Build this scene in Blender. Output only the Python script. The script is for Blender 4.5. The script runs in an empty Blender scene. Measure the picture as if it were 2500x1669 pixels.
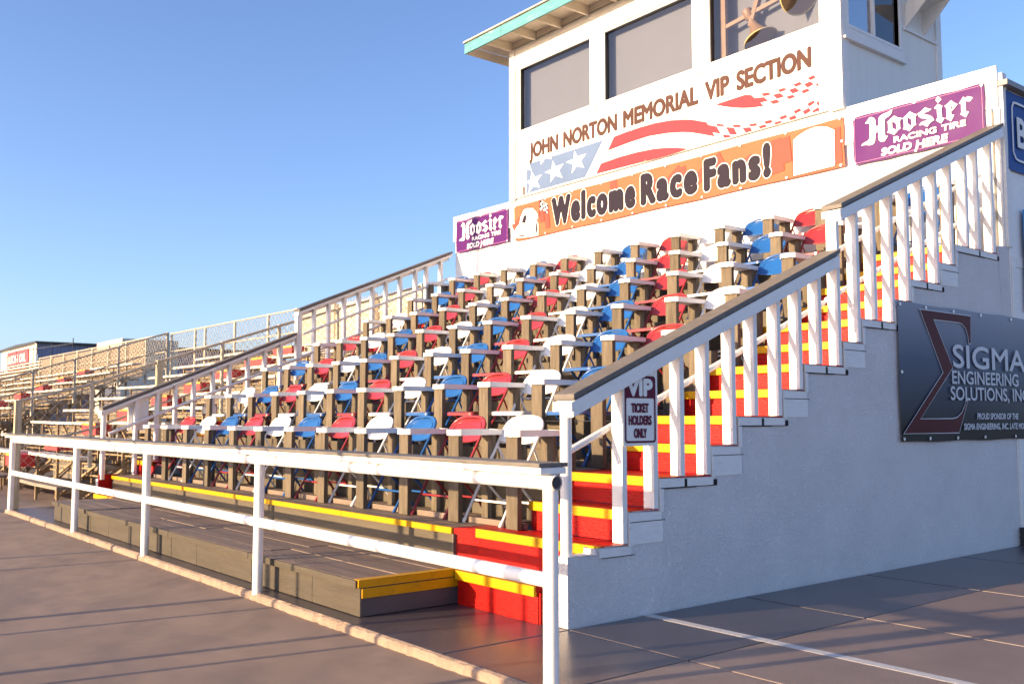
import bpy, bmesh, math, random
from mathutils import Vector, Matrix
from mathutils.geometry import tessellate_polygon
random.seed(7)
S = bpy.context.scene
COL = S.collection
R = math.radians

# ------------------------------------------------------------------ camera
CAM_LOC = Vector((4.0854, -3.7326, 1.1801))
yaw, pitch, roll, FPX = -0.8935, 0.0790, -0.0005, 2342.27
cy, sy, cp, sp = math.cos(yaw), math.sin(yaw), math.cos(pitch), math.sin(pitch)
fwd = Vector((sy*cp, cy*cp, sp)); rgt = Vector((cy, -sy, 0)); upv = rgt.cross(fwd)
cr, sr = math.cos(roll), math.sin(roll)
rgt, upv = cr*rgt + sr*upv, -sr*rgt + cr*upv
cd = bpy.data.cameras.new('camera'); cam = bpy.data.objects.new('camera', cd); COL.objects.link(cam)
M = Matrix((rgt, upv, -fwd)).transposed().to_4x4(); M.translation = CAM_LOC
cam.matrix_world = M
cd.sensor_width = 36; cd.lens = FPX*36/2500; cd.clip_start = 0.05; cd.clip_end = 3000
cd.dof.use_dof = True; cd.dof.focus_distance = 8.0; cd.dof.aperture_fstop = 3.5
S.camera = cam

# ------------------------------------------------------------------ light
SUN_EL, SUN_AZ = 9.0, 15.5            # light travels towards +Y, a little towards +X
w = bpy.data.worlds.new('World'); S.world = w; w.use_nodes = True
nt = w.node_tree; nt.nodes.clear()
wo = nt.nodes.new('ShaderNodeOutputWorld'); bg = nt.nodes.new('ShaderNodeBackground'); sk = nt.nodes.new('ShaderNodeTexSky')
sk.sky_type = 'NISHITA'; sk.sun_disc = False
sk.sun_elevation = R(SUN_EL); sk.sun_rotation = R(180+SUN_AZ)
sk.altitude = 0; sk.air_density = 0.75; sk.dust_density = 1.3; sk.ozone_density = 2.8
bg.inputs['Strength'].default_value = 0.15
tint = nt.nodes.new('ShaderNodeMix'); tint.data_type = 'RGBA'; tint.blend_type = 'MULTIPLY'; tint.inputs[0].default_value = 1; tint.inputs[7].default_value = (1.13, 1.0, 1.05, 1)   # colour balance of the sky
nt.links.new(sk.outputs[0], tint.inputs[6]); nt.links.new(tint.outputs[2], bg.inputs[0]); nt.links.new(bg.outputs[0], wo.inputs[0])
sd = bpy.data.lights.new('sun', 'SUN'); sd.energy = 4.5; sd.angle = R(0.5); sd.color = (1.0, 0.73, 0.43)
sun = bpy.data.objects.new('sun', sd); COL.objects.link(sun)
a = R(SUN_AZ); e = R(SUN_EL)
ldir = Vector((math.sin(a)*math.cos(e), math.cos(a)*math.cos(e), -math.sin(e)))
sun.rotation_euler = ldir.to_track_quat('-Z', 'Y').to_euler(); sun.location = (-10, -30, 12)
S.view_settings.view_transform = 'Standard'; S.view_settings.look = 'None'
S.view_settings.gamma = 1; S.view_settings.exposure = 1.32

# ------------------------------------------------------------------ helpers
class MB:
    def __init__(s): s.v = []; s.f = []; s.m = []; s.cur = 0; s.sm = []
    def add(s, vs, fs, smooth=False):
        n = len(s.v); s.v += [tuple(v) for v in vs]
        for f in fs: s.f.append([i+n for i in f]); s.m.append(s.cur); s.sm.append(smooth)
    def box(s, x0, x1, y0, y1, z0, z1):
        s.add([(x0,y0,z0),(x1,y0,z0),(x1,y1,z0),(x0,y1,z0),(x0,y0,z1),(x1,y0,z1),(x1,y1,z1),(x0,y1,z1)],
              [(0,3,2,1),(4,5,6,7),(0,1,5,4),(1,2,6,5),(2,3,7,6),(3,0,4,7)])
    def hexa(s, p):   # 8 points, order like box
        s.add(p, [(0,3,2,1),(4,5,6,7),(0,1,5,4),(1,2,6,5),(2,3,7,6),(3,0,4,7)])
    def bar(s, p, q, w, h=None, up=(0,0,1)):
        p = Vector(p); q = Vector(q); h = h or w; d = (q-p).normalized(); up = Vector(up)
        if abs(d.dot(up)) > .98: up = Vector((0,1,0))
        a = d.cross(up).normalized()*w/2; b = a.cross(d).normalized()*h/2
        s.hexa([p-a-b, p+a-b, q+a-b, q-a-b, p-a+b, p+a+b, q+a+b, q-a+b])
    def tube(s, pts, r, n=10, closed=False, caps=True):
        pts = [Vector(p) for p in pts]; m = len(pts); rings = []
        t0 = (pts[1]-pts[0]).normalized(); ref = Vector((0,0,1)) if abs(t0.z) < .9 else Vector((1,0,0))
        nrm = t0.cross(ref).normalized()
        for i, p in enumerate(pts):
            if i == 0: t = t0
            elif i == m-1: t = (pts[-1]-pts[-2]).normalized()
            else: t = ((pts[i+1]-p).normalized()+(p-pts[i-1]).normalized()).normalized()
            nrm = (nrm - t*nrm.dot(t)).normalized(); b = t.cross(nrm)
            rr = r[i] if isinstance(r, (list, tuple)) else r
            rings.append([p+(nrm*math.cos(2*math.pi*k/n)+b*math.sin(2*math.pi*k/n))*rr for k in range(n)])
        vs = [v for ring in rings for v in ring]; fs = []
        for i in range(m-1):
            for k in range(n): fs.append((i*n+k, i*n+(k+1)%n, (i+1)*n+(k+1)%n, (i+1)*n+k))
        s.add(vs, fs, True)
        if caps: s.add(rings[0], [tuple(range(n))[::-1]]); s.add(rings[-1], [tuple(range(n))])
    def prism(s, poly, fn, t0, t1):
        """poly in 2D; fn(a,b,t) -> 3D; extruded between t0 and t1"""
        n = len(poly); tri = tessellate_polygon([[Vector((a,b,0)) for a,b in poly]])
        A = [fn(a,b,t0) for a,b in poly]; B = [fn(a,b,t1) for a,b in poly]
        s.add(A, [t for t in tri]); s.add(B, [t[::-1] for t in tri])
        for i in range(n):
            j = (i+1) % n; s.add([A[i],A[j],B[j],B[i]], [(0,1,2,3)])
    def flat(s, loops, fn):
        """filled outline (first loop) with holes"""
        tri = tessellate_polygon([[Vector((a,b,0)) for a,b in l] for l in loops])
        s.add([fn(a,b) for l in loops for a,b in l], [tuple(t) for t in tri])
    def build(s, name, mats, parent=None, bevel=0, fix=True):
        me = bpy.data.meshes.new(name); me.from_pydata(s.v, [], s.f)
        if not isinstance(mats, (list, tuple)): mats = [mats]
        for m in mats: me.materials.append(m)
        for p, mi, sm in zip(me.polygons, s.m, s.sm): p.material_index = mi; p.use_smooth = sm
        bm = bmesh.new(); bm.from_mesh(me)
        if bevel:
            bmesh.ops.remove_doubles(bm, verts=bm.verts, dist=1e-5)
            ed = [x for x in bm.edges if len(x.link_faces) == 2 and x.calc_face_angle(0) > .7]
            bmesh.ops.bevel(bm, geom=ed, offset=bevel, segments=2, affect='EDGES', clamp_overlap=True, profile=.6)
        if fix: bmesh.ops.recalc_face_normals(bm, faces=bm.faces)
        bm.to_mesh(me); bm.free()
        o = bpy.data.objects.new(name, me); COL.objects.link(o)
        if parent: o.parent = parent
        return o
def boxm(name, x0,x1,y0,y1,z0,z1, m, parent=None, bevel=0):
    b = MB(); b.box(x0,x1,y0,y1,z0,z1); return b.build(name, m, parent, bevel)
def tag(o, label, cat, group=None):
    o['label'] = label; o['category'] = cat
    if group: o['group'] = group
    return o
def struct(o): o['kind'] = 'structure'; return o
def thing(name, label, cat, loc=(0,0,0), group=None):
    o = bpy.data.objects.new(name, None); COL.objects.link(o); o.location = loc; o.empty_display_size = .1
    return tag(o, label, cat, group)
def dup(root, loc, label):
    def cp_(o, par):
        c = o.copy(); COL.objects.link(c)
        if par: c.parent = par
        for ch in o.children: cp_(ch, c)
        return c
    c = cp_(root, None); c.location = loc; c['label'] = label
    return c

# ------------------------------------------------------------------ materials
def lin(h):
    return tuple(h)+(1,)
def mat(name, col, rough=.6, var=.12, scale=6, bump=0, bscale=40, metal=0, stretch=(1,1,1), spec=.5, col2=None, rnd=0, coat=0, dirt=0, dscale=2.5, dcol=(.12,.09,.07), detail=6):
    m = bpy.data.materials.new(name); m.use_nodes = True; n = m.node_tree; N = n.nodes; L = n.links
    b = N['Principled BSDF']; b.inputs['Roughness'].default_value = rough; b.inputs['Metallic'].default_value = metal
    b.inputs['Specular IOR Level'].default_value = spec
    if coat: b.inputs['Coat Weight'].default_value = coat; b.inputs['Coat Roughness'].default_value = .15
    tc = N.new('ShaderNodeTexCoord'); mp = N.new('ShaderNodeMapping'); mp.inputs['Scale'].default_value = stretch
    L.new(tc.outputs['Object'], mp.inputs[0]); vec = mp.outputs[0]
    if rnd:
        oi = N.new('ShaderNodeObjectInfo'); ad = N.new('ShaderNodeVectorMath'); ad.operation = 'MULTIPLY_ADD'
        ad.inputs[1].default_value = (17, 23, 31); L.new(oi.outputs['Random'], ad.inputs[0]); L.new(mp.outputs[0], ad.inputs[2]); vec = ad.outputs[0]
    no = N.new('ShaderNodeTexNoise'); no.inputs['Scale'].default_value = scale; no.inputs['Detail'].default_value = detail; no.inputs['Roughness'].default_value = .65
    L.new(vec, no.inputs['Vector'])
    mx = N.new('ShaderNodeMix'); mx.data_type = 'RGBA'
    c = Vector(col); lo = [max(0, x*(1-var)) for x in c]; hi = list(col2) if col2 else [min(1, x*(1+var)) for x in c]
    mx.inputs[6].default_value = (*lo, 1); mx.inputs[7].default_value = (*hi, 1)
    ra = N.new('ShaderNodeValToRGB'); ra.color_ramp.elements[0].position = .3; ra.color_ramp.elements[1].position = .7
    L.new(no.outputs['Fac'], ra.inputs[0]); L.new(ra.outputs[0], mx.inputs[0]); out = mx.outputs[2]
    if rnd:
        hs = N.new('ShaderNodeHueSaturation'); ma = N.new('ShaderNodeMath'); ma.operation = 'MULTIPLY_ADD'
        ma.inputs[1].default_value = rnd; ma.inputs[2].default_value = 1-rnd/2
        L.new(oi.outputs['Random'], ma.inputs[0]); L.new(ma.outputs[0], hs.inputs['Value']); L.new(out, hs.inputs['Color']); out = hs.outputs[0]
    if dirt:
        n2 = N.new('ShaderNodeTexNoise'); n2.inputs['Scale'].default_value = dscale; n2.inputs['Detail'].default_value = 9; n2.inputs['Roughness'].default_value = .75
        L.new(vec, n2.inputs['Vector'])
        r2 = N.new('ShaderNodeValToRGB'); r2.color_ramp.elements[0].position = .56; r2.color_ramp.elements[1].position = .72
        r2.color_ramp.elements[1].color = (dirt, dirt, dirt, 1)
        L.new(n2.outputs['Fac'], r2.inputs[0]); m2 = N.new('ShaderNodeMix'); m2.data_type = 'RGBA'; m2.inputs[7].default_value = (*dcol, 1)
        L.new(r2.outputs[0], m2.inputs[0]); L.new(out, m2.inputs[6]); out = m2.outputs[2]
    L.new(out, b.inputs['Base Color'])
    if bump:
        n3 = N.new('ShaderNodeTexNoise'); n3.inputs['Scale'].default_value = bscale; n3.inputs['Detail'].default_value = 5; L.new(vec, n3.inputs['Vector'])
        bp = N.new('ShaderNodeBump'); bp.inputs['Strength'].default_value = bump; bp.inputs['Distance'].default_value = .01
        L.new(n3.outputs['Fac'], bp.inputs['Height']); L.new(bp.outputs[0], b.inputs['Normal'])
    return m
WHITE = (.80,.79,.76)
m_white = mat('white_paint', WHITE, .55, .04, 9, .15, 60, dirt=.22, dscale=5, dcol=(.45,.38,.3))
m_rail = mat('white_rail_paint', WHITE, .42, .03, 12, .12, 50, dirt=.3, dscale=14, dcol=(.42,.33,.25))
m_pipe = mat('white_pipe_paint', WHITE, .38, .03, 12, .1, 30, dirt=.35, dscale=11, dcol=(.45,.36,.28))
m_trim = mat('white_trim_wood', (.78,.77,.74), .6, .06, 8, .35, 30, stretch=(1,1,5), dirt=.35, dscale=6, dcol=(.35,.28,.22))
m_tower = mat('white_siding', (.78,.76,.70), .6, .05, 3, .3, 22, stretch=(9,9,.5), dirt=.3, dscale=3, dcol=(.5,.42,.33))
m_wood = mat('weathered_post_wood', (.135,.108,.076), .8, .32, 5, .5, 26, stretch=(7,7,.8), rnd=.35, dirt=.55, dscale=3, dcol=(.22,.18,.13), spec=.2)
m_cap = mat('grey_brown_board', (.125,.108,.092), .55, .2, 5, .3, 25, stretch=(1,6,6), dirt=.3, dscale=5, dcol=(.3,.26,.22))
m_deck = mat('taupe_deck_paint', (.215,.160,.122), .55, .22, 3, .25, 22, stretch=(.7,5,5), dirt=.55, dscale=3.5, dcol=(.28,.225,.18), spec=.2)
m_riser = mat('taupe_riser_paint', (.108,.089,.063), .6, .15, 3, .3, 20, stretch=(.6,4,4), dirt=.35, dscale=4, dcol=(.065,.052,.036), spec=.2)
m_dark = mat('dark_void', (.012,.011,.011), .9, .1)
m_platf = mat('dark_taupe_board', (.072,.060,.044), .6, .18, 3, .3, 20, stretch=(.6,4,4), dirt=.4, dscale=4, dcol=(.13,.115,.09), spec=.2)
m_red = mat('red_step_paint', (.40,.005,.003), .42, .2, 4, .4, 30, stretch=(1,5,5), dirt=.75, dscale=5, dcol=(.17,.02,.014), spec=.2)
m_yel = mat('yellow_nosing_paint', (.58,.30,.003), .42, .08, 10, .2, 40, dirt=.8, dscale=9, dcol=(.30,.19,.02), spec=.2)
m_cred = mat('red_chair_enamel', (.28,.024,.027), .33, .07, 8, .03, 30, rnd=.14, coat=.25, dirt=.2, dscale=16, dcol=(.38,.05,.05))
m_cblu = mat('blue_chair_enamel', (.013,.09,.30), .33, .07, 8, .03, 30, rnd=.14, coat=.25, dirt=.2, dscale=16, dcol=(.05,.14,.36))
m_cwht = mat('white_chair_enamel', (.78,.77,.74), .33, .03, 8, .03, 30, rnd=.05, coat=.25, dirt=.3, dscale=16, dcol=(.5,.44,.38))
m_stucco = mat('white_stucco', (.76,.74,.73), .75, .06, 2.5, .6, 12, dirt=.15, dscale=4, dcol=(.52,.48,.44))
def stucco_detail(m):
    N = m.node_tree.nodes; L = m.node_tree.links; b = N['Principled BSDF']
    tc = [x for x in N if x.type == 'TEX_COORD'][0]; old = b.inputs['Normal'].links[0].from_node
    mp = N.new('ShaderNodeMapping'); mp.inputs['Scale'].default_value = (1, 1.6, 1); mp.inputs['Rotation'].default_value = (.5, 0, 0); L.new(tc.outputs['Object'], mp.inputs[0])
    v = N.new('ShaderNodeTexNoise'); v.inputs['Scale'].default_value = 34; v.inputs['Detail'].default_value = 7; v.inputs['Roughness'].default_value = .7; v.inputs['Distortion'].default_value = 1.2
    L.new(mp.outputs[0], v.inputs['Vector'])
    r = N.new('ShaderNodeValToRGB'); r.color_ramp.elements[0].position = .42; r.color_ramp.elements[1].position = .6; L.new(v.outputs['Fac'], r.inputs[0])
    bp = N.new('ShaderNodeBump'); bp.inputs['Strength'].default_value = .6; bp.inputs['Distance'].default_value = .012
    L.new(r.outputs[0], bp.inputs['Height']); L.new(old.outputs[0], bp.inputs['Normal']); L.new(bp.outputs[0], b.inputs['Normal'])
stucco_detail(m_stucco)
m_slab = mat('dark_sealed_concrete', (.078,.066,.074), .30, .2, 1.6, .12, 60, dirt=.5, dscale=1.3, dcol=(.115,.095,.1))
m_apron = mat('taupe_worn_concrete', (.225,.165,.14), .5, .16, 1.6, .15, 60, dirt=.6, dscale=1.7, dcol=(.16,.12,.105))
m_pave = mat('broomed_concrete', (.23,.165,.127), .8, .13, 1.2, .0, 60, dirt=.5, dscale=.9, dcol=(.19,.135,.11))
def broom(m):
    N = m.node_tree.nodes; L = m.node_tree.links; b = N['Principled BSDF']
    tc = [x for x in N if x.type == 'TEX_COORD'][0]
    mp = N.new('ShaderNodeMapping'); mp.inputs['Scale'].default_value = (55, 1.3, 1); mp.inputs['Rotation'].default_value = (0, 0, R(-4)); L.new(tc.outputs['Object'], mp.inputs[0])
    v = N.new('ShaderNodeTexNoise'); v.inputs['Scale'].default_value = 1; v.inputs['Detail'].default_value = 3; L.new(mp.outputs[0], v.inputs['Vector'])
    w2 = N.new('ShaderNodeTexNoise'); w2.inputs['Scale'].default_value = .9; w2.inputs['Detail'].default_value = 3; L.new(tc.outputs['Object'], w2.inputs['Vector'])
    b1 = N.new('ShaderNodeBump'); b1.inputs['Strength'].default_value = .3; b1.inputs['Distance'].default_value = .004; L.new(v.outputs['Fac'], b1.inputs['Height'])
    b2 = N.new('ShaderNodeBump'); b2.inputs['Strength'].default_value = .6; b2.inputs['Distance'].default_value = .09; L.new(w2.outputs['Fac'], b2.inputs['Height']); L.new(b1.outputs[0], b2.inputs['Normal'])
    L.new(b2.outputs[0], b.inputs['Normal'])
broom(m_pave)
m_kerb = mat('kerb_concrete', (.28,.20,.145), .85, .22, 9, .8, 26, dirt=.7, dscale=9, dcol=(.20,.11,.075))
m_dirt = mat('brown_dirt', (.16,.11,.075), .95, .3, 3, .8, 30)
m_line = mat('worn_white_line', (.52,.50,.48), .6, .12, 30, .1, 40, dirt=.6, dscale=16, dcol=(.2,.17,.16))
m_teal = mat('teal_fascia_paint', (.06,.25,.29), .6, .22, 6, .4, 20, stretch=(.6,5,5), dirt=.7, dscale=5, dcol=(.42,.55,.52))
m_sof = mat('cream_soffit_paint', (.62,.55,.45), .7, .1, 5, .2, 20, dirt=.3, dscale=6, dcol=(.4,.32,.24))
m_galv = mat('weathered_galvanised', (.46,.40,.31), .6, .2, 20, metal=.25, dirt=.4, dscale=14, dcol=(.30,.19,.11))
m_wire = mat('fence_wire', (.45,.39,.30), .55, .15, 30, metal=.3)
m_plank = mat('white_bleacher_plank', (.60,.54,.45), .65, .18, 5, .2, 25, stretch=(.5,5,5), rnd=.2, dirt=.5, dscale=2.2, dcol=(.36,.28,.2))
m_foot = mat('grey_foot_plank', (.22,.18,.14), .75, .25, 5, .2, 25, stretch=(.5,5,5), rnd=.2)
m_steel = mat('rusty_steel', (.30,.21,.115), .75, .3, 14, .1, 40, dirt=.4, dscale=9, dcol=(.12,.06,.035))
m_brise = mat('dark_grey_riser', (.12,.10,.08), .7, .25, 4)
m_bred = mat('bleacher_red_paint', (.60,.03,.03), .55, .12, 6)
m_byel = mat('bleacher_orange_nosing', (.80,.36,.02), .55, .12, 6)
m_cream = mat('cream_screen', (.66,.57,.43), .8, .08, 3, .2, 30)
m_tan = mat('tan_mesh_screen', (.30,.235,.175), .85, .15, 3, .2, 60, stretch=(8,1,1))
def corr(name, col, axis):
    m = mat(name, col, .5, .08, 3); N = m.node_tree.nodes; L = m.node_tree.links; b = N['Principled BSDF']
    return m
m_shedw = corr('cream_metal_siding', (.68,.62,.50), 0)
m_shedb = corr('shade_blue_metal_siding', (.14,.19,.33), 1)  # shade on the side wall put into the colour as blue
m_blk = mat('black_trim', (.02,.022,.03), .5, .1)
m_blind = mat('grey_roller_blind', (.165,.165,.175), .9, .03, 4, .05, 90)
m_brown = mat('brown_horn_shape', (.26,.15,.07), .5, .15, 6)
m_brass = mat('brass_rim', (.62,.5,.2), .35, .1, 6)
m_room = mat('dark_room', (.05,.045,.05), .9, .1)
def glass(name, tint=(.9,.93,1), gl=.12):
    m = bpy.data.materials.new(name); m.use_nodes = True; n = m.node_tree; n.nodes.clear()
    o = n.nodes.new('ShaderNodeOutputMaterial'); t = n.nodes.new('ShaderNodeBsdfTransparent'); g = n.nodes.new('ShaderNodeBsdfGlossy'); mx = n.nodes.new('ShaderNodeMixShader')
    t.inputs[0].default_value = (*tint, 1); g.inputs['Roughness'].default_value = .01; g.inputs[0].default_value = (.95,.97,1,1)
    f = n.nodes.new('ShaderNodeFresnel'); f.inputs[0].default_value = 1.5
    tx = n.nodes.new('ShaderNodeTexNoise'); tx.inputs['Scale'].default_value = 1.5; tc = n.nodes.new('ShaderNodeTexCoord'); n.links.new(tc.outputs['Object'], tx.inputs['Vector'])
    bp = n.nodes.new('ShaderNodeBump'); bp.inputs['Strength'].default_value = .04; bp.inputs['Distance'].default_value = .02; n.links.new(tx.outputs['Fac'], bp.inputs['Height'])
    n.links.new(bp.outputs[0], g.inputs['Normal'])
    ma = n.nodes.new('ShaderNodeMath'); ma.operation = 'MULTIPLY_ADD'; ma.inputs[1].default_value = 1.0; ma.inputs[2].default_value = gl
    n.links.new(f.outputs[0], ma.inputs[0]); n.links.new(ma.outputs[0], mx.inputs[0]); n.links.new(t.outputs[0], mx.inputs[1]); n.links.new(g.outputs[0], mx.inputs[2]); n.links.new(mx.outputs[0], o.inputs[0])
    return m
m_glass = glass('window_glass', (.86,.88,.92), .03)
m_glassd = glass('blue_reflecting_glass', (.25,.3,.4), .28)
def vinyl(name, col, rough=.3, bump=.5, var=.04):
    m = mat(name, col, rough+.15, var, 3, bump*.5, 3.2, spec=.10)
    for x in m.node_tree.nodes:
        if x.type == 'BUMP': x.inputs['Distance'].default_value = .012; x.inputs['Height'].links[0].from_node.inputs['Detail'].default_value = 1.5
    return m

HOOS={"H":[[0.106,0.795],[0.124,0.845],[0.143,0.906],[0.163,0.902],[0.182,0.864],[0.191,0.81],[0.193,0.672],[0.217,0.666],[0.216,0.764],[0.218,0.831],[0.231,0.877],[0.256,0.906],[0.29,0.914],[0.315,0.935],[0.33,0.954],[0.324,0.889],[0.309,0.833],[0.284,0.804],[0.268,0.781],[0.266,0.701],[0.265,0.459],[0.268,0.396],[0.289,0.392],[0.261,0.289],[0.249,0.294],[0.23,0.298],[0.215,0.344],[0.211,0.415],[0.215,0.528],[0.189,0.532],[0.185,0.377],[0.18,0.312],[0.161,0.279],[0.136,0.281],[0.101,0.31],[0.068,0.312],[0.084,0.356],[0.106,0.375],[0.127,0.39],[0.14,0.436],[0.143,0.611],[0.145,0.747],[0.138,0.778],[0.121,0.785]],"o1":[[0.283,0.689],[0.307,0.739],[0.342,0.801],[0.37,0.741],[0.403,0.703],[0.386,0.655],[0.386,0.509],[0.391,0.49],[0.372,0.465],[0.337,0.379],[0.314,0.425],[0.282,0.467],[0.293,0.507],[0.292,0.67]],"o1i":[[0.324,0.701],[0.357,0.609],[0.356,0.469],[0.325,0.544]],"o2":[[0.405,0.689],[0.431,0.73],[0.465,0.804],[0.492,0.739],[0.519,0.699],[0.505,0.661],[0.506,0.503],[0.512,0.486],[0.489,0.463],[0.457,0.377],[0.432,0.429],[0.407,0.455],[0.416,0.5],[0.415,0.655]],"o2i":[[0.444,0.693],[0.474,0.626],[0.474,0.473],[0.446,0.553]],"s":[[0.524,0.714],[0.547,0.737],[0.582,0.806],[0.604,0.76],[0.628,0.733],[0.601,0.697],[0.565,0.695],[0.574,0.663],[0.618,0.599],[0.635,0.549],[0.645,0.488],[0.616,0.45],[0.591,0.377],[0.566,0.434],[0.53,0.455],[0.549,0.505],[0.579,0.517],[0.603,0.505],[0.584,0.553],[0.546,0.601],[0.53,0.651]],"d":[[0.679,0.975],[0.703,0.887],[0.677,0.825],[0.659,0.906]],"i":[[0.647,0.741],[0.675,0.808],[0.709,0.739],[0.7,0.689],[0.703,0.492],[0.721,0.473],[0.695,0.375],[0.657,0.467],[0.669,0.517],[0.667,0.714],[0.655,0.714]],"e":[[0.723,0.728],[0.745,0.758],[0.772,0.814],[0.792,0.747],[0.817,0.695],[0.791,0.62],[0.768,0.572],[0.772,0.507],[0.791,0.492],[0.766,0.369],[0.728,0.461],[0.737,0.492],[0.735,0.674]],"ei":[[0.769,0.695],[0.787,0.661],[0.769,0.599]],"r":[[0.827,0.701],[0.858,0.816],[0.879,0.781],[0.889,0.808],[0.925,0.751],[0.903,0.686],[0.874,0.716],[0.873,0.507],[0.894,0.48],[0.872,0.375],[0.832,0.473],[0.842,0.505],[0.841,0.684]]}
FLAG1={"blue":[[-7.08,5.069],[-5.402,5.065],[-5.77,4.61],[-7.087,4.612]],"star1":[[-5.992,5.043],[-5.935,4.948],[-5.748,4.942],[-5.855,4.865],[-5.791,4.748],[-5.949,4.808],[-6.052,4.722],[-6.025,4.853],[-6.179,4.912],[-6.012,4.925]],"star2":[[-6.471,4.996],[-6.402,4.891],[-6.231,4.9],[-6.33,4.823],[-6.258,4.698],[-6.416,4.76],[-6.526,4.679],[-6.509,4.806],[-6.658,4.856],[-6.495,4.875]],"star3":[[-6.959,4.933],[-6.879,4.827],[-6.724,4.838],[-6.837,4.753],[-6.764,4.648],[-6.921,4.694],[-7.028,4.619],[-7.01,4.75],[-7.081,4.786],[-6.984,4.818]],"sp1":[[-6.753,5.072],[-6.739,4.993],[-6.643,5.069],[-6.49,5.025],[-6.521,5.071],[-6.636,5.073]],"sp2":[[-7.08,5.069],[-7.023,5.068],[-6.959,4.947],[-7.081,4.992]]}
FLAG2={"st1":[[-5.186,5.062],[-4.967,5.073],[-4.689,5.076],[-4.42,5.068],[-4.16,5.04],[-3.909,4.992],[-3.792,4.959],[-3.553,4.869],[-3.53,4.83],[-3.396,4.775],[-3.329,4.667],[-3.458,4.713],[-3.425,4.654],[-3.623,4.729],[-3.815,4.799],[-3.952,4.835],[-4.215,4.883],[-4.529,4.917],[-4.857,4.915],[-5.082,4.904],[-5.312,4.893]],"st2":[[-5.446,4.74],[-5.084,4.755],[-4.748,4.748],[-4.426,4.725],[-4.167,4.682],[-3.996,4.639],[-3.848,4.595],[-3.957,4.59],[-4.323,4.583],[-4.751,4.594],[-5.55,4.608]]}
FLAG3=[[[-3.414,5.057],[-2.964,5.06],[-2.868,5.034],[-2.819,4.983],[-2.684,4.96],[-2.626,4.897],[-2.735,4.903],[-2.687,4.851],[-2.858,4.874],[-3.005,4.907],[-3.145,4.95],[-3.288,5.002]],[[-2.73,5.012],[-2.623,5.001],[-2.581,4.961],[-2.686,4.966]],[[-2.567,4.953],[-2.461,4.949],[-2.398,4.888],[-2.501,4.889]],[[-2.611,4.89],[-2.506,4.883],[-2.458,4.836],[-2.559,4.839]],[[-2.497,4.995],[-2.399,4.994],[-2.368,4.96],[-2.46,4.955]],[[-2.342,4.951],[-2.251,4.955],[-2.193,4.899],[-2.288,4.893]],[[-2.382,4.882],[-2.289,4.882],[-2.252,4.847],[-2.339,4.839]],[[-2.284,4.999],[-2.193,5.006],[-2.153,4.969],[-2.244,4.961]],[[-2.14,4.963],[-2.052,4.975],[-2.007,4.926],[-2.092,4.908]],[[-2.179,4.895],[-2.092,4.902],[-2.059,4.866],[-2.142,4.854]],[[-2.092,5.021],[-2.009,5.034],[-1.978,4.996],[-2.052,4.984]],[[-1.988,4.92],[-1.954,4.927],[-1.956,4.885]],[[-3.411,4.817],[-3.293,4.777],[-3.269,4.745],[-3.387,4.778]],[[-3.255,4.734],[-3.132,4.697],[-3.083,4.599],[-3.193,4.625]],[[-3.31,4.655],[-3.196,4.62],[-3.18,4.591],[-3.28,4.6]],[[-3.155,4.739],[-3.04,4.713],[-3.02,4.674],[-3.134,4.702]],[[-3.006,4.666],[-2.891,4.646],[-2.862,4.592],[-2.96,4.592]],[[-2.913,4.688],[-2.807,4.676],[-2.784,4.636],[-2.888,4.653]],[[-2.774,4.631],[-2.671,4.626],[-2.656,4.592],[-2.752,4.592]],[[-2.692,4.668],[-2.59,4.663],[-2.567,4.623],[-2.666,4.626]],[[-2.556,4.62],[-2.458,4.619],[-2.444,4.591],[-2.535,4.589]],[[-2.484,4.666],[-2.388,4.672],[-2.363,4.634],[-2.456,4.626]],[[-2.353,4.629],[-2.264,4.639],[-2.239,4.592],[-2.333,4.591]],[[-2.286,4.687],[-2.2,4.702],[-2.176,4.664],[-2.262,4.647]],[[-2.166,4.656],[-2.081,4.675],[-2.051,4.63],[-2.136,4.607]],[[-2.104,4.726],[-2.019,4.745],[-1.997,4.712],[-2.078,4.686]],[[-2.042,4.626],[-1.96,4.652],[-1.952,4.61],[-2.026,4.601]],[[-1.988,4.706],[-1.95,4.719],[-1.954,4.661]]]
ARCH=[[-2.302,4.354],[-2.223,4.395],[-2.106,4.431],[-2.011,4.438],[-1.927,4.427],[-1.849,4.399],[-1.762,4.345],[-1.767,3.939],[-2.307,3.932]]
CAR=[[-7.388,3.959],[-7.381,4.053],[-7.369,4.1],[-7.259,4.173],[-7.233,4.276],[-7.169,4.38],[-7.081,4.389],[-6.956,4.371],[-6.87,4.304],[-6.821,4.248],[-6.815,4.191],[-6.852,4.157],[-6.81,4.102],[-6.81,3.926],[-6.952,3.924]]
CARD=[[[-7.151,4.282],[-7.081,4.279],[-7.113,4.158],[-7.202,4.176]],[[-7.272,4.003],[-7.139,3.971],[-7.139,3.949],[-7.272,3.981]],[[-6.858,4.133],[-6.834,4.105],[-6.822,4.024],[-6.841,3.954],[-6.865,3.982],[-6.869,4.055]],[[-6.951,4.068],[-6.936,4.065],[-6.958,3.94],[-6.973,3.942]],[[-7.144,4.343],[-7.134,4.342],[-7.138,4.293],[-7.149,4.293]],[[-7.382,3.958],[-7.317,3.936],[-7.382,3.933]]]
CARL=[[[-7.369,4.096],[-7.272,4.065],[-7.132,4.023],[-6.982,4.016],[-6.957,4.061]],[[-7.259,4.173],[-7.195,4.148],[-7.057,4.121],[-6.932,4.161],[-6.907,4.27],[-6.95,4.342]],[[-7.208,4.19],[-7.163,4.354],[-6.981,4.323],[-7.006,4.238],[-7.044,4.163]],[[-7.233,4.276],[-7.169,4.38],[-7.081,4.389],[-6.956,4.371]]]
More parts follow.
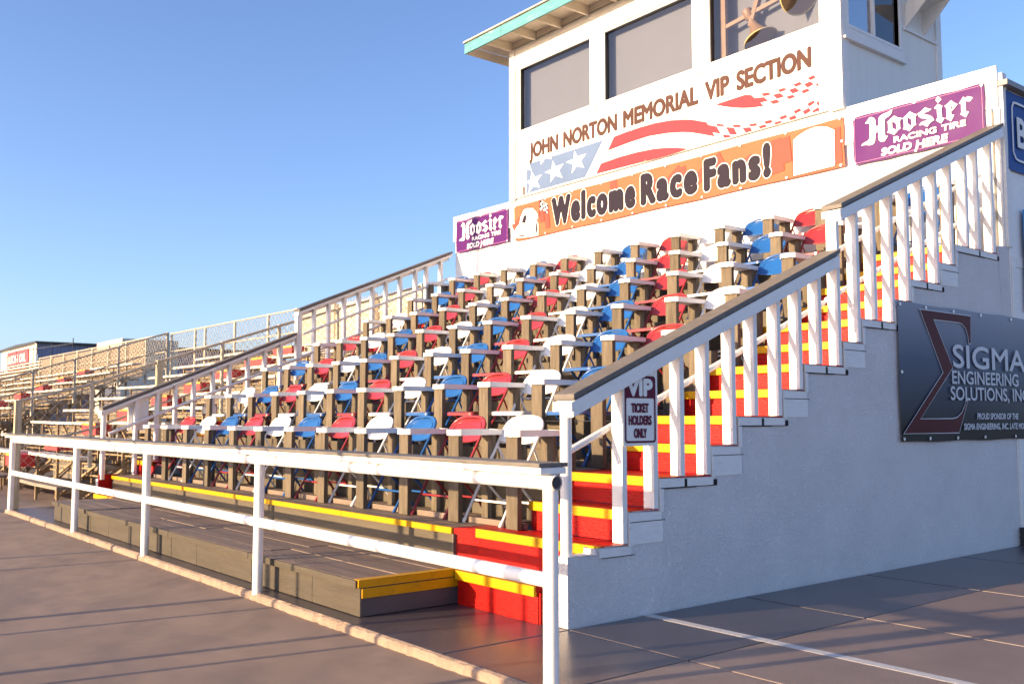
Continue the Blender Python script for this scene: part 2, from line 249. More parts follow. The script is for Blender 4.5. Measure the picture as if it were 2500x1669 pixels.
CFLAG=[[-6.76,4.449],[-6.711,4.438],[-6.669,4.405],[-6.586,4.359],[-6.598,4.222],[-6.646,4.258],[-6.7,4.287],[-6.772,4.3]]
SIGMA=[[3.884,2.077],[4.753,2.077],[4.739,1.837],[4.708,1.836],[4.696,1.902],[4.658,1.967],[4.593,2.004],[4.543,2.011],[4.096,2.01],[4.397,1.611],[3.824,1.169],[4.364,1.17],[4.447,1.18],[4.533,1.221],[4.597,1.287],[4.612,1.324],[4.642,1.324],[4.471,1.055],[3.567,1.055],[4.234,1.562]]
json_pole=[[-6.763,4.45],[-6.795,4.187]]
def settle(o, base):
    base = Vector(base)
    if o.type == 'MESH':
        o.data.transform(Matrix.Translation(-base)); 
        for c in o.children: c.location -= base
        o.location = base
    else:
        for c in o.children: c.location -= base
        o.location = base
    return o
LV = lambda k: .4336+(k-2)*.19                    # aisle step levels
FY = {2: .20, 3: .441, 4: .714, 5: 1.214, 6: 1.497, 7: 2.002, 8: 2.269, 9: 2.778, 10: 3.045, 11: 3.53, 12: 3.802, 13: 4.299, 14: 4.579}
XR, XL = 0.0, -9.2                                # outer faces of the two stringer walls
YW = 5.57                                         # face of the parapet wall
ROWP, ROWH = .785, .385
FZ = lambda r: .4336+(r-1)*ROWH                   # seating tier level
TX0, TX1 = -8.5, -.93                             # seating tiers between the aisles

# ================================================================== setting
b = MB(); b.box(-400, 300, -.9, 400, -2.6, -.12); b.box(-400, 300, -300, -.9, -2.6, -1.45); struct(b.build('ground', m_dirt))
b = MB(); b.prism([(-45,-1.15),(-.95,-.05),(-.95,-1.4),(-45,-1.4)], lambda u,v,t:(t,u,v), -60, 60); b.box(-60, -9.96, -.95, .3, -.3, -.05)
struct(b.build('pavement', m_pave))
b = MB()
def cells(xs, ys):
    for i in range(len(xs)-1):
        for j in range(len(ys)-1): b.box(xs[i]+.007, xs[i+1]-.007, ys[j]+.008, ys[j+1]-.008, -.2, 0)
cells([-9.93,-7.2,-4.6,-2.2,.02,.88], [-.925,-.055]); cells([.005,.88], [-.055,1.52,2.97,4.45,6,8,11,16])
b.box(-9.9, 0, -.05, .1, -.2, -.001)
struct(b.build('slab', m_slab, bevel=.004))
b = MB(); cells([.88,2.55,4.2,5.9,9,14], [-.925,-.055,1.52,2.97,4.45,6,8,11,16]); struct(b.build('apron', m_apron, bevel=.004))
b = MB(); b.box(-9.9, 14, -.92, 16, -.25, -.012); struct(b.build('slab_bed', mat('joint_filler', (.05,.042,.04), .9)))
# kerb: rough pale concrete edge of the slab
b = MB(); n = 420; xs = [-9.95+i*(16/n) for i in range(n+1)]; rng = random.Random(3)
prof = []
for x in xs:
    j = rng.uniform(-.005,.005) + (.014 if rng.random() < .05 else 0)
    prof.append([(x, -.955+j*.6, -.3), (x, -.955+j, -.02), (x, -.945+j*1.2, -.006+rng.uniform(-.003,.002)), (x, -.925, .001), (x, -.92, -.3)])
vs = [p for q in prof for p in q]
b.add(vs, [(i*5+k, (i+1)*5+k, (i+1)*5+k+1, i*5+k+1) for i in range(n) for k in range(4)])
b.add(prof[0], [(0,1,2,3,4)]); struct(b.build('kerb', m_kerb))
b = MB(); b.box(-1.1e-3+.004, 2.55, .555, .625, .0004, .0014); b.box(2.56, 5.8, .555, .625, .0004, .0014)
struct(b.build('painted_line', m_line))

# ================================================================== grandstand
gs = thing('grandstand', 'stepped wooden grandstand between white stucco side walls with taupe tiers and red stairs', 'grandstand')
def stringer(x0, x1, name):
    poly = [(-.04,-.02), (-.04,.39), (.175,.39)]
    ks = sorted(FY)
    for i, k in enumerate(ks):
        y = FY[k] if k > 2 else .175
        y2 = FY[ks[i+1]] if i+1 < len(ks) else 5.4
        poly += [(y, LV(k)-.012), (y2, LV(k)-.012)]
    poly += [(5.4,2.78), (5.62,2.80), (5.62,-.02)]
    out = []
    for q in poly:
        if not out or abs(out[-1][0]-q[0])+abs(out[-1][1]-q[1]) > 1e-4: out.append(q)
    b = MB(); b.prism(out, lambda u, v, t: (t, u, v), x0, x1)
    return b.build(name, m_stucco, gs, bevel=.006)
stringer(-.1, XR, 'side_wall'); stringer(XL, XL+.1, 'side_wall')
boxm('inner_board', XL+.101, XL+.125, -.04, .2, .03, .45, m_red, gs)
# painted trim boards with open cracks along the stepped edge of the near wall
b = MB(); d = MB(); rng = random.Random(5)
for k in sorted(FY):
    y0 = FY[k] if k > 2 else .2
    nx = FY.get(k+1, 5.36); z = LV(k)
    cuts = [y0] + ([y0+(nx-y0)*rng.uniform(.3,.6)] if nx-y0 > .3 else []) + [nx+.02]
    for i in range(len(cuts)-1): b.box(-.03, .007, cuts[i]+.003, cuts[i+1]-.004, z-.065, z-.014)
    if k in FY and k+1 in FY: b.box(-.03, .010, nx+.002, nx+.034, z-.018, LV(k+1)-.07)
    if nx-y0 > .3:
        d.box(-.02, .0078, nx+.012, nx+.05, z-.066, z-.03)
        d.box(-.02, .0085, cuts[1]-.012, cuts[1]+.012, z-.064, z-.016); d.box(-.02, .0082, y0+.02, cuts[1]+.1, z-.072, z-.064)
    if nx-y0 < .3: b.box(-.03, .005, y0+.04, nx+.02, z+.0-.005, z-.005+.001)
    d.box(-.02, .0045, y0+.02, nx+.05, z-.07, z-.066)
b.build('trim_board', m_trim, gs, bevel=.002); d.build('crack', m_dark, gs)
for k in range(3, 14, 2):   # pale end boards under the half steps
    y0, y1 = FY[k], FY[k+1]; boxm('end_board', -.03, .004, y0+.02, y1+.03, LV(k)-.2, LV(k)-.07, m_trim, gs, .002)
# tiers: floor and toe board of each row
for r in range(1, 8):
    y0 = .12 if r == 1 else .86+(r-2)*ROWP; y1 = .86+(r-1)*ROWP+.02 if r < 7 else YW-.0
    x0, x1 = (XL+.1, -1.35) if r == 1 else (TX0, TX1)
    if r == 7: x0, x1 = XL+.1, -.1
    b = MB()
    for q in range(5):
        w_ = (y1-y0)/5; b.box(x0, x1, y0+q*w_+.003, y0+(q+1)*w_-.003, FZ(r)-.038, FZ(r))
    b.build('tier', m_deck, gs, bevel=.003)
    if r > 1:
        xa_, xb_ = (TX0, TX1); b = MB(); x = xa_; rng = random.Random(r)
        while x < xb_-.05:
            x2 = min(xb_, x+rng.choice([1.22, 1.6, 2.44])); 
            if xb_-x2 < .3: x2 = xb_
            b.box(x+.002, x2-.002, y0-.02, y0+.018, FZ(r)-ROWH+.0, FZ(r)-.05)
            b.box(x+.002, x2-.002, y0-.014, y0+.02, FZ(r)-.046, FZ(r)+.135+rng.uniform(-.004,.004)); x = x2
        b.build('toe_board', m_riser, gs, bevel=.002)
    b = MB(); b.box(TX0, TX1, .40+(r-1)*ROWP, .44+(r-1)*ROWP, FZ(r)+.001, FZ(r)+.042)
    b.build('ledge', m_deck, gs, bevel=.003)
b = MB()                                                           # front riser of the first tier
for x0, x1 in [(XL+.1,-6.7),(-6.695,-4.2),(-4.195,-1.352)]: b.box(x0, x1, .125, .16, .0, .395)
b.build('front_riser', m_riser, gs, bevel=.002)
b = MB()
for x0, x1 in [(XL+.13,-5.3),(-5.295,-2.9),(-2.895,-1.352)]: b.box(x0, x1, .105, .13, .392, .4345)
b.build('nosing', m_yel, gs, bevel=.003)
b = MB(); b.prism([(-1.35,.125),(-1.2,.23),(-1.2,.5),(-1.35,.5)], lambda u,v,t:(u,v,t), .0, .432); b.build('corner_block', m_red, gs)
boxm('corner_trim', -1.352, -1.335, .112, .14, .0, .39, m_brise, gs)
def step(k, x0, x1, yb=None, side='right'):
    y = FY[k] if k > 1 else -.12; z = LV(k) if k > 1 else .215
    yn = FY.get(k+1, YW); zb = LV(k-1) if k > 2 else (.0 if k == 1 else .03)
    b = MB(); nn = max(1, round((yn-y)/.16))
    for q in range(nn): b.box(x0, x1, y+.01+(yn-y)*q/nn+.002, y+.01+(yn-y)*(q+1)/nn-.002, z-.035, z-.001)
    b.box(x0, x1, y+.022, y+.045, zb, z-.037)
    o = b.build('step', m_red, gs, bevel=.003)
    q = boxm('nosing', x0+.004, x1-(.0 if k > 1 else .004), y-.004, y+.02, z-.058, z+.001, m_yel, o, bevel=.003)
    return o
step(1, -.99, -.2); boxm('step_side', -.2, -.185, -.09, .2, 0, .178, m_red, gs)
b = MB(); b.box(-.99, -.2, -.08, .2, 0, .17); b.build('step_core', m_red, gs)
step(2, -1.2, -.002)
for k in range(3, 15): step(k, TX1+.005, -.004)
step(1, -9.0, -8.1)
for k in range(3, 15): step(k, XL+.101, TX0-.005)
b = MB()
for k in range(2, 14): b.box(TX1+.01, -.1, FY[k]+.05, 5.6, LV(k)-.15, LV(k)-.04) if 0 else None
settle(gs, (-4.6, 2.8, 0))

# lower wooden platform in front
pf = thing('wooden_platform', 'low taupe plank platform in front of the first row with yellow striped end', 'platform')
secs = [-8.1, -6.62, -5.35, -4.2, -2.55, -1.0]
for i in range(len(secs)-1):
    x0, x1 = secs[i]+.004, secs[i+1]-.004; b = MB(); rng = random.Random(i+20); dz = rng.uniform(-.004,.004)
    ys = [-.815+q*(.93/6) for q in range(7)]
    for q in range(6): b.box(x0, x1, ys[q]+.003, ys[q+1]-.003, .178+dz, .216+dz+rng.uniform(-.002,.002))
    b.build('deck_planks', m_deck, pf, bevel=.004); boxm('toned_edge_strip', x0, x1, -.832, -.8155, .172+dz, .217+dz, m_platf, pf, .003)  # strip added over the plank fronts, coloured darker to tone down their sunlight
    b = MB(); xm = x0+(x1-x0)*rng.uniform(.3,.7)
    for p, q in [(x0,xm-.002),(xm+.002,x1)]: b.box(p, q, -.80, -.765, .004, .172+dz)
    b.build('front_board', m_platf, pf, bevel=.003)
b = MB(); b.box(-1.035,-1.002,-.795,.05,.004,.174); b.build('end_board', mat('charcoal_board', (.075,.07,.072), .6, .15, 4), pf, bevel=.003)
b = MB(); b.box(-1.0005,-.992,-.818,.06,.176,.219); b.box(-1.06,-.992,-.812,.06,.2175,.2205); b.build('nosing', m_yel, pf)
b = MB(); b.box(-1.002,-.994,-.79,.05,.112,.168); b.build('nosing', m_yel, pf)
settle(pf, (-4.5, -.35, 0))

# ================================================================== chairs
def make_chair(m):
    W = .215; inc = R(29.5); u = Vector((0, math.sin(inc), math.cos(inc))); top = .87
    def P(x, s, off=0): return Vector((x, 0, 0)) + u*s + Vector((0, math.cos(inc), -math.sin(inc)))*off
    root = bpy.data.objects.new('folding_chair', None); COL.objects.link(root); root.empty_display_size = .1
    b = MB(); pts = [P(-W, .012), P(-W, .3), P(-W, .5), P(-W, top-.13)]
    for q in range(1, 14): an = math.pi-q*math.pi/14; cs, sn = math.cos(an), math.sin(an); pts.append(P(math.copysign(abs(cs)**.72, cs)*W, top-.13+abs(sn)**.72*.13))
    pts += [P(W, top-.13), P(W, .5), P(W, .3), P(W, .012)]
    b.tube(pts, .0115, 8)
    b.build('front_frame', m, root)
    for sx in (-1, 1):
        b = MB(); b.tube([P(sx*W, -.002), P(sx*W, .035)], .0145, 8); b.build('foot_cap', m, root)
    b = MB(); b.tube([P(-W, .18, 0), P(W, .18, 0)], .009, 8); b.build('crossbar', m, root)
    # backrest: arched pressed sheet, slightly dished
    b = MB(); nx, nz = 20, 7
    def outline(x):
        t = min(1, abs(x)/(W-.006)); return top-.13+.122*max(0, 1-t**2.78)**.36 , top-.215+.012*t*t
    for side in (0, 1):
        vs = []
        for i in range(nx+1):
            x = -(W-.006)+i*2*(W-.006)/nx; zt, zb = outline(x)
            for j in range(nz+1):
                s = zb+(zt-zb)*j/nz; dish = .026*(1-(x/W)**2)
                vs.append(P(x, s, dish-(.004 if side else .009)))
        fs = [(i*(nz+1)+j, (i+1)*(nz+1)+j, (i+1)*(nz+1)+j+1, i*(nz+1)+j+1) for i in range(nx) for j in range(nz)]
        b.add(vs, fs, True)
    lowr = [P(-(W-.006)+i*2*(W-.006)/nx, outline(-(W-.006)+i*2*(W-.006)/nx)[1], .026*(1-((-(W-.006)+i*2*(W-.006)/nx)/W)**2)-.0065) for i in range(nx+1)]
    b.tube(lowr, .007, 6)
    # raised oval bead on the face of the back
    bead = []
    for q in range(25):
        an = math.pi*q/24; cs = -math.cos(an); x = math.copysign(abs(cs)**.72, cs)*(W-.04); zt, zb = outline(x); bead.append(P(x, top-.135+.10*math.sin(an)**.7, .026*(1-(x/W)**2)-.0105))
    b.tube(bead, .0035, 5)
    b.build('backrest', m, root, fix=False)
    # seat pan
    b = MB(); prof = [(.0,.40),(.012,.417),(.03,.421),(.2,.412),(.36,.406),(.385,.398)]; hw = .195
    for k, (t, z) in enumerate(prof): pass
    poly = []
    for cx, cy_, rr, a0 in [(hw-.045,-.03+.045,.045,-90),(hw-.03,.36-.03,.03,0),(-hw+.03,.36-.03,.03,90),(-hw+.045,-.03+.045,.045,180)]:
        for q in range(6): an = R(a0+q*18); poly.append((cx+rr*math.cos(an), cy_+rr*math.sin(an)))
    b.prism(poly, lambda x, y, t: (x, y, t+.418-.03*y - .012*max(0, (.02-y)/.05)), -.024, 0)
    b.build('seat', m, root, bevel=.007)
    for sx in (-1, 1):
        b = MB(); x = sx*.185
        b.tube([(x,.07,.392),(x,.2,.27),(x,.33,.14),(x,.425,.01)], .0105, 8); b.build('rear_leg', m, root)
        b = MB(); b.bar(P(sx*(W-.012), .62), (sx*.193,.385,.392), .016, .005, (1,0,0)); b.bar((sx*.193,.36,.40),(sx*.193,.42,.385),.012,.02,(1,0,0)); b.build('brace', m, root)
    b = MB(); b.tube([(-.185,.33,.14),(.185,.33,.14)], .009, 8); b.build('crossbar', m, root)
    return root
ORD = ['first','second','third','fourth','fifth','sixth','seventh','eighth','ninth','tenth','eleventh','twelfth','thirteenth','fourteenth']
ROWN = {1:'front row',2:'second row',3:'third row',4:'fourth row',5:'fifth row',6:'sixth row',7:'top row against the wall'}
XA, PX_, YA, ZA = -8.44, .673, .29, 1.092
protos = {c: make_chair(m) for c, m in (('red', m_cred), ('white', m_cwht), ('blue', m_cblu))}
used = set(); cyc = ['red', 'white', 'blue']; rng = random.Random(11)
for r in range(1, 8):
    idx = range(0, 11) if r < 7 else range(-1, 12)
    for n_, i in enumerate(idx):
        c = cyc[(i + (r-1)) % 3] if r in (1,2,3,4,5,6) else cyc[i % 3]
        last = len(list(idx))-1
        pos = 'at the left end' if n_ == 0 else 'at the right end' if n_ == last else ORD[n_]+' from the left'
        lab = f'{c} metal folding chair in the {ROWN[r]}, {pos}'
        loc = (XA+PX_*i+.352+rng.uniform(-.012,.012), .365+(r-1)*ROWP+rng.uniform(-.006,.006), FZ(r)+.001)
        if r == 7 and i == -1: loc = (XA-PX_+.40, loc[1], loc[2])
        if c in used: o = dup(protos[c], loc, lab)
        else: o = protos[c]; o.location = loc; used.add(c)
        o.rotation_euler.z = R(rng.uniform(-1.8,1.8)); tag(o, lab, 'chair', 'folding chairs in rows on the grandstand')

# ================================================================== armrests
ar = bpy.data.objects.new('armrest', None); COL.objects.link(ar)
b = MB(); ch = .04
b.prism([(-.006,ch),(ch-.006,0),(.152-ch,0),(.152,ch),(.152,.425),(-.006,.425)], lambda u,v,t:(u,v,t), .620, .658); b.build('arm_board', m_rail, ar, bevel=.004)
boxm('front_post', .012,.137,.03,.070,.0,.6195, m_wood, ar, bevel=.004)
boxm('rear_post', .014,.139,.335,.375,.0,.6195, m_wood, ar, bevel=.004)
first = True
for r in range(1, 8):
    idx = list(range(0, 12) if r < 7 else range(-1, 13))
    for n_, i in enumerate(idx):
        pos = 'at the left end' if n_ == 0 else 'at the right end' if n_ == len(idx)-1 else ORD[n_]+' from the left'
        lab = f'white topped armrest on wooden posts in the {ROWN[r].replace(" against the wall","")}, {pos}'
        loc = (XA+PX_*i+rng.uniform(-.006,.006), YA+(r-1)*ROWP+rng.uniform(-.008,.008), FZ(r)+.0005+rng.uniform(0,.004))
        if r == 7 and i == -1: loc = (XA-PX_+.06, loc[1], loc[2])
        if first: o = ar; o.location = loc; first = False
        else: o = dup(ar, loc, lab)
        o.rotation_euler.z = R(rng.uniform(-.8,.8)); tag(o, lab, 'armrest', 'wooden armrests between the folding chairs')
# ================================================================== sloped handrails of the stairs
BY = [.435,.709,.958,1.21,1.481,1.721,1.994,2.25,2.501,2.759,3.033,3.279,3.547,3.804,4.051,4.295,4.562,4.856,5.071,5.359]
def tread(y):
    k = max([2]+[q for q in FY if FY[q] <= y-.02]); return LV(k)
LO = lambda y: 1.317+.4154*(y+.036); UP = lambda y: 2.806+.4195*(y-2.726)
def handrail(xo, upper, label, sgn):
    """xo: outer face; sgn=+1 for the right side (outer side +X), -1 for the left"""
    X = lambda d: xo-sgn*d
    t = thing('handrail', label, 'handrail')
    f, ya, yb = (UP, 2.73, 5.53) if upper else (LO, -.036, 2.70)
    def slab_(name, d0, d1, z0, z1, m, y0=ya, y1=yb, bev=.004):
        b = MB(); a_, c_ = sorted((X(d0), X(d1)))
        b.hexa([(a_,y0,f(y0)+z0),(c_,y0,f(y0)+z0),(c_,y1,f(y1)+z0),(a_,y1,f(y1)+z0),(a_,y0,f(y0)+z1),(c_,y0,f(y0)+z1),(c_,y1,f(y1)+z1),(a_,y1,f(y1)+z1)])
        return b.build(name, m, t, bev)
    slab_('cap_board', -.05, .125, -.034, 0, m_cap)
    slab_('top_rail', -.043, .02, -.135, -.044, m_rail)
    slab_('under_rail', .021, .115, -.085, -.044, m_rail)
    boxm('end_block', *sorted((X(-.044), X(.12))), ya-.012, ya-.001, f(ya)-.10, f(ya)-.045, m_rail, t, .003)
    for y in BY:
        if (y > 2.72) != upper: continue
        yy = y-.04; b = MB(); a_, c_ = sorted((X(-.003), X(.086)))
        zt = f(yy)-.09; b.hexa([(a_,yy,tread(y)+.001),(c_,yy,tread(y)+.001),(c_,y,tread(y)+.001),(a_,y,tread(y)+.001),(a_,yy,f(yy)-.087),(c_,yy,f(yy)-.087),(c_,y,f(y)-.087),(a_,y,f(y)-.087)])
        b.build('baluster', m_rail, t, .003)
    b = MB()
    if upper: b.tube([(X(.06),2.775,tread(2.6)+.3),(X(.06),2.775,f(2.775)-.07)], .036, 16)
    else: b.tube([(X(.06),-.0,.385),(X(.06),-.0,f(0)-.07)], .034, 16)
    b.build('round_post', m_pipe, t)
    b = MB(); g = lambda y: .955+.4058*y
    if not upper: b.tube([(X(.12),.05,g(.05)),(X(.12),2.72,g(2.72))], .021, 10)
    else:
        b.tube([(X(.12),2.76,g(2.76)+.01),(X(.12),5.5,g(5.5)+.01)], .021, 10); b.tube([(X(.12),2.8,g(2.8)+.345),(X(.12),5.5,g(5.5)+.345)], .021, 10)
    b.build('mid_pipe', m_pipe, t)
    settle(t, (X(.06), (ya+yb)/2, tread((ya+yb)/2)))
    return t
handrail(XR, False, 'white sloped handrail with grey cap beside the right stairs, lower flight with the ticket sign', 1)
handrail(XR, True, 'white sloped handrail with grey cap beside the right stairs, upper flight under the purple banner', 1)
handrail(XL+.05, False, 'white sloped handrail with dark cap beside the left stairs, lower flight by the bleachers', -1)
handrail(XL+.05, True, 'white sloped handrail with dark cap beside the left stairs, upper flight against the sky', -1)
o = boxm('white_board', XL+.02, XL+.045, .33, .60, 1.02, 1.42, m_white, None, .003); tag(settle(o, (XL+.03,.46,1.02)), 'plain white board fixed behind the left handrail near its foot', 'board')

# ================================================================== guard rail along the kerb
def disc(name, c, r, nrm, m, par):
    b = MB(); c = Vector(c); nv = Vector(nrm); b.tube([c, c+nv*.002], r, 20); return b.build(name, m, par)
gr = thing('guard_rail', 'white pipe guard rail with board on top running along the kerb in front', 'guard rail')
YG = -.925
for x in (-9.79, -6.74, -4.50, -2.17, .865):
    b = MB(); b.tube([(x,YG,-.01),(x,YG,.87)], .0345, 20); b.build('post', m_pipe, gr)
b = MB(); b.tube([(-9.80,YG,.897),(.905,YG,.897)], .0345, 20, caps=False); b.tube([(.905,YG,.897),(.80,YG,.897)], .028, 20, caps=False)
b.build('top_pipe', m_pipe, gr)
disc('pipe_hollow_disc', (.9045,YG,.897), .023, (1,0,0), m_blk, gr)  # black disc painted in for the shaded hollow of the pipe
b = MB(); b.tube([(.899,YG,.897),(.9045,YG,.897),(.9085,YG,.897)], [.0345,.0345,.031], 20, caps=False); b.build('pipe_lip', m_pipe, gr)
b = MB(); b.tube([(-9.78,YG,.476),(.85,YG,.47)], .0325, 20); b.build('mid_pipe', m_pipe, gr)
for x in (-9.25,-8.0,-6.55,-6.42,-4.62,-4.5+.3,-1.95,.73,.80):
    b = MB(); b.tube([(x-.003,YG,.897),(x+.003,YG,.897)], .0365, 20); b.build('weld_ring', m_pipe, gr)
for x0, x1 in [(-9.9,-6.0),(-5.996,-2.6),(-2.596,.885)]:
    dz = random.uniform(-.004,.004); boxm('white_board', x0, x1, YG-.075, YG+.075, .932+dz, .962+dz, m_rail, gr, .004)
    boxm('cap_board', x0-.01, x1+.002, YG-.085, YG+.085, .963+dz, .982+dz, m_cap, gr, .004)
settle(gr, (-4.5, YG, 0))

# ================================================================== parapet wall behind the top row
pw = thing('parapet_wall', 'long white wall with a thick top board behind the top row of chairs', 'wall')
b = MB()
for x0, x1 in [(XL+.16,-7.27),(-7.266,-4.83),(-4.826,-2.39),(-2.386,-.16)]: b.box(x0, x1, YW+.03, YW+.06, 2.6, 4.50)
b.build('wall_panels', m_white, pw, bevel=.002)
b = MB()
for x0, x1 in [(XL+.13,-7.0),(-6.996,-3.9),(-3.896,-1.7),(-1.696,-.02)]: b.box(x0, x1, YW, YW+.028, 4.155, 4.572)
b.build('top_board', m_white, pw, bevel=.003)
for x0, x1 in [(-.15,-.085),(-.06,-.005)]: boxm('end_post', x0, x1, YW+.002, YW+.09, 2.74, 4.15, m_trim, pw, .004)
boxm('end_post', .0-.02, .02, YW+.03, YW+.12, 2.8, 4.50, m_trim, pw, .003)
settle(pw, (-4.6, YW, 2.7))

# ================================================================== lettering helpers
_tc = {}
def text_shape(txt, spacing=1.0):
    key = (txt, spacing)
    if key not in _tc:
        c = bpy.data.curves.new('t', 'FONT'); c.body = txt; c.fill_mode = 'FRONT'; c.space_character = spacing; c.resolution_u = 4
        o = bpy.data.objects.new('t', c); COL.objects.link(o); bpy.context.view_layer.update()
        me = o.evaluated_get(bpy.context.evaluated_depsgraph_get()).to_mesh()
        vs = [(v.co.x, v.co.y) for v in me.vertices]; fs = [tuple(p.vertices) for p in me.polygons]
        bpy.data.objects.remove(o); bpy.data.curves.remove(c); _tc[key] = (vs, fs)
    return _tc[key]
def add_text(b, txt, x0, x1, z0, z1, fn, bold=0.0, shear=0, spacing=1.0, grow=0):
    """fit the text into the box x0..x1; z0 baseline, z1 top of the tallest letter. bold: stroke thickening in metres (inside the box), grow: outwards"""
    vs, fs = text_shape(txt, spacing); d = bold
    ax = min(v[0] for v in vs); bx = max(v[0] for v in vs); bz = max(v[1] for v in vs); az = 0
    X0, X1, Z0, Z1 = x0+d, x1-d, z0+d, z1-d
    sx = (X1-X0)/(bx-ax); sz = (Z1-Z0)/(bz-az); n = 0
    r = d+grow; offs = [(0,0)]
    if r > 0: offs += [(r*math.cos(q*math.pi/6), r*math.sin(q*math.pi/6)) for q in range(12)] + ([(r*.5*math.cos(q*math.pi/3), r*.5*math.sin(q*math.pi/3)) for q in range(6)] if r > .008 else [])
    for i, (ox, oz) in enumerate(offs):
        pts = []
        for v in vs:
            p = Vector(fn(X0+(v[0]-ax)*sx+shear*v[1]*sz+ox, Z0+v[1]*sz+oz)); q = Vector(fn(0,0))
            pts.append(p+NUDGE(fn)*(i*.00012))
        b.add(pts, fs)
def NUDGE(fn):
    a_ = Vector(fn(0,0)); return Vector((1,0,0)) if abs((Vector(fn(1,0))-a_).y) > .5 else Vector((0,-1,0))
FY_ = lambda y: (lambda u, v: (u, y, v))          # on a wall facing the track
FX_ = lambda x: (lambda u, v: (x, u, v))          # on a wall facing +X
def shapes(name, loops, fn, m, parent):
    b = MB()
    for l in loops: b.flat(l if isinstance(l[0][0], (list, tuple)) else [l], fn)
    return b.build(name, m, parent)
def banner(name, label, x0, x1, z0, z1, plane, m, axis='Y', thick=.004, wav=.004, group=None):
    t = thing(name, label, 'banner', group=group); b = MB(); n, k = 40, 10; rng = random.Random(int(abs(x0)*100))
    ph = [rng.uniform(0,6) for _ in range(6)]
    vs = []
    for i in range(n+1):
        for j in range(k+1):
            u, v = i/n, j/k; x = x0+(x1-x0)*u; z = z0+(z1-z0)*v
            ed = min(u,1-u,.1)*10*min(v,1-v,.2)*5
            x += .004*math.sin(v*9+ph[0])*(1 if i in (0,n) else 0); z += .004*math.sin(u*22+ph[1])*(1 if j in (0,k) else 0)
            d = wav*ed*(math.sin(u*7+v*3+ph[2])*.5+math.sin(u*19-v*5+ph[3])*.3)-.0
            vs.append((x, plane+d, z) if axis == 'Y' else (plane-d, x, z))
    fs = [(i*(k+1)+j, (i+1)*(k+1)+j, (i+1)*(k+1)+j+1, i*(k+1)+j+1) for i in range(n) for j in range(k)]
    b.add(vs, fs, True); b.build('sheet', m, t, fix=False)
    return t
_gm = None
def grommets(t, pts, fn, nrm):
    global _gm
    for u, v in pts:
        b = MB(); c = Vector(fn(u, v)); nv = Vector(nrm); b.tube([c+nv*.001, c+nv*.005], .014, 12); o = b.build('grommet', m_gr, t)
m_gr = mat('grommet_metal', (.7,.7,.68), .4, .1, 20, metal=.3)
m_vp = vinyl('purple_vinyl', (.078,.011,.115), .27, .55)
m_vw = vinyl('white_print', (.82,.81,.78), .3, .5)
m_vo = vinyl('orange_vinyl', (.50,.112,.055), .35, .35)
m_vo2 = vinyl('dark_orange_print', (.37,.068,.05), .35, .35)
m_vk = vinyl('faded_black_print', (.018,.013,.024), .35, .35)

# small purple tyre banners left and right of the wide orange one
def tyre_banner(label, x0, x1, z0, z1):
    t = banner('banner', label, x0, x1, z0, z1, YW-.016, m_vp, wav=.005); Y = YW-.026; fn = FY_(Y)
    v0, v1 = -.097, 1.0
    X = lambda u: x0+(x1-x0)*u; Z = lambda v: z0+(z1-z0)*(v-v0)/(v1-v0)
    g = lambda l: [(X(a_), Z(b_)) for a_, b_ in l]
    loops = [[g(HOOS['H'])], [g(HOOS['o1']), g(HOOS['o1i'])], [g(HOOS['o2']), g(HOOS['o2i'])], [g(HOOS['s'])], [g(HOOS['d'])], [g(HOOS['i'])], [g(HOOS['e']), g(HOOS['ei'])], [g(HOOS['r'])]]
    shapes('lettering', loops, fn, m_vw, t)
    b = MB()
    add_text(b, 'RACING', X(.332), X(.66), Z(.205), Z(.34), fn, .004); add_text(b, 'TIRE', X(.695), X(.871), Z(.205), Z(.34), fn, .004)
    b.build('lettering', m_vw, t); b = MB()
    add_text(b, 'SOLD', X(.228), X(.468), Z(-.03), Z(.15), fn, .006, .15); add_text(b, 'HERE', X(.50), X(.735), Z(-.045), Z(.14), fn, .006, .15)
    b.build('lettering', m_vw, t)
    b = MB(); hw = .0016
    for zz in (z0+.02, z1-.02): b.box(x0+.02, x1-.02, Y+.004, Y+.006, zz-hw, zz+hw)
    for xx in (x0+.02, x1-.02): b.box(xx-hw, xx+hw, Y+.004, Y+.006, z0+.02, z1-.02)
    b.build('hem_stitch', mat('pink_stitch', (.6,.25,.42), .6), t)
    xm = (x0+x1)/2
    grommets(t, [(x0+.018,z0+.018),(x1-.018,z0+.018),(x0+.018,z1-.018),(x1-.018,z1-.018),(xm,z1-.012),(xm,z0+.012)], FY_(YW-.024), (0,-1,0))
    return settle(t, (x0, YW-.016, z0))
tyre_banner('purple vinyl tyre dealer banner at the right end of the white wall above the handrail', -1.548, -.135, 3.898, 4.425)
tyre_banner('purple vinyl tyre dealer banner at the far left end of the white wall', -8.965, -7.555, 3.935, 4.475)

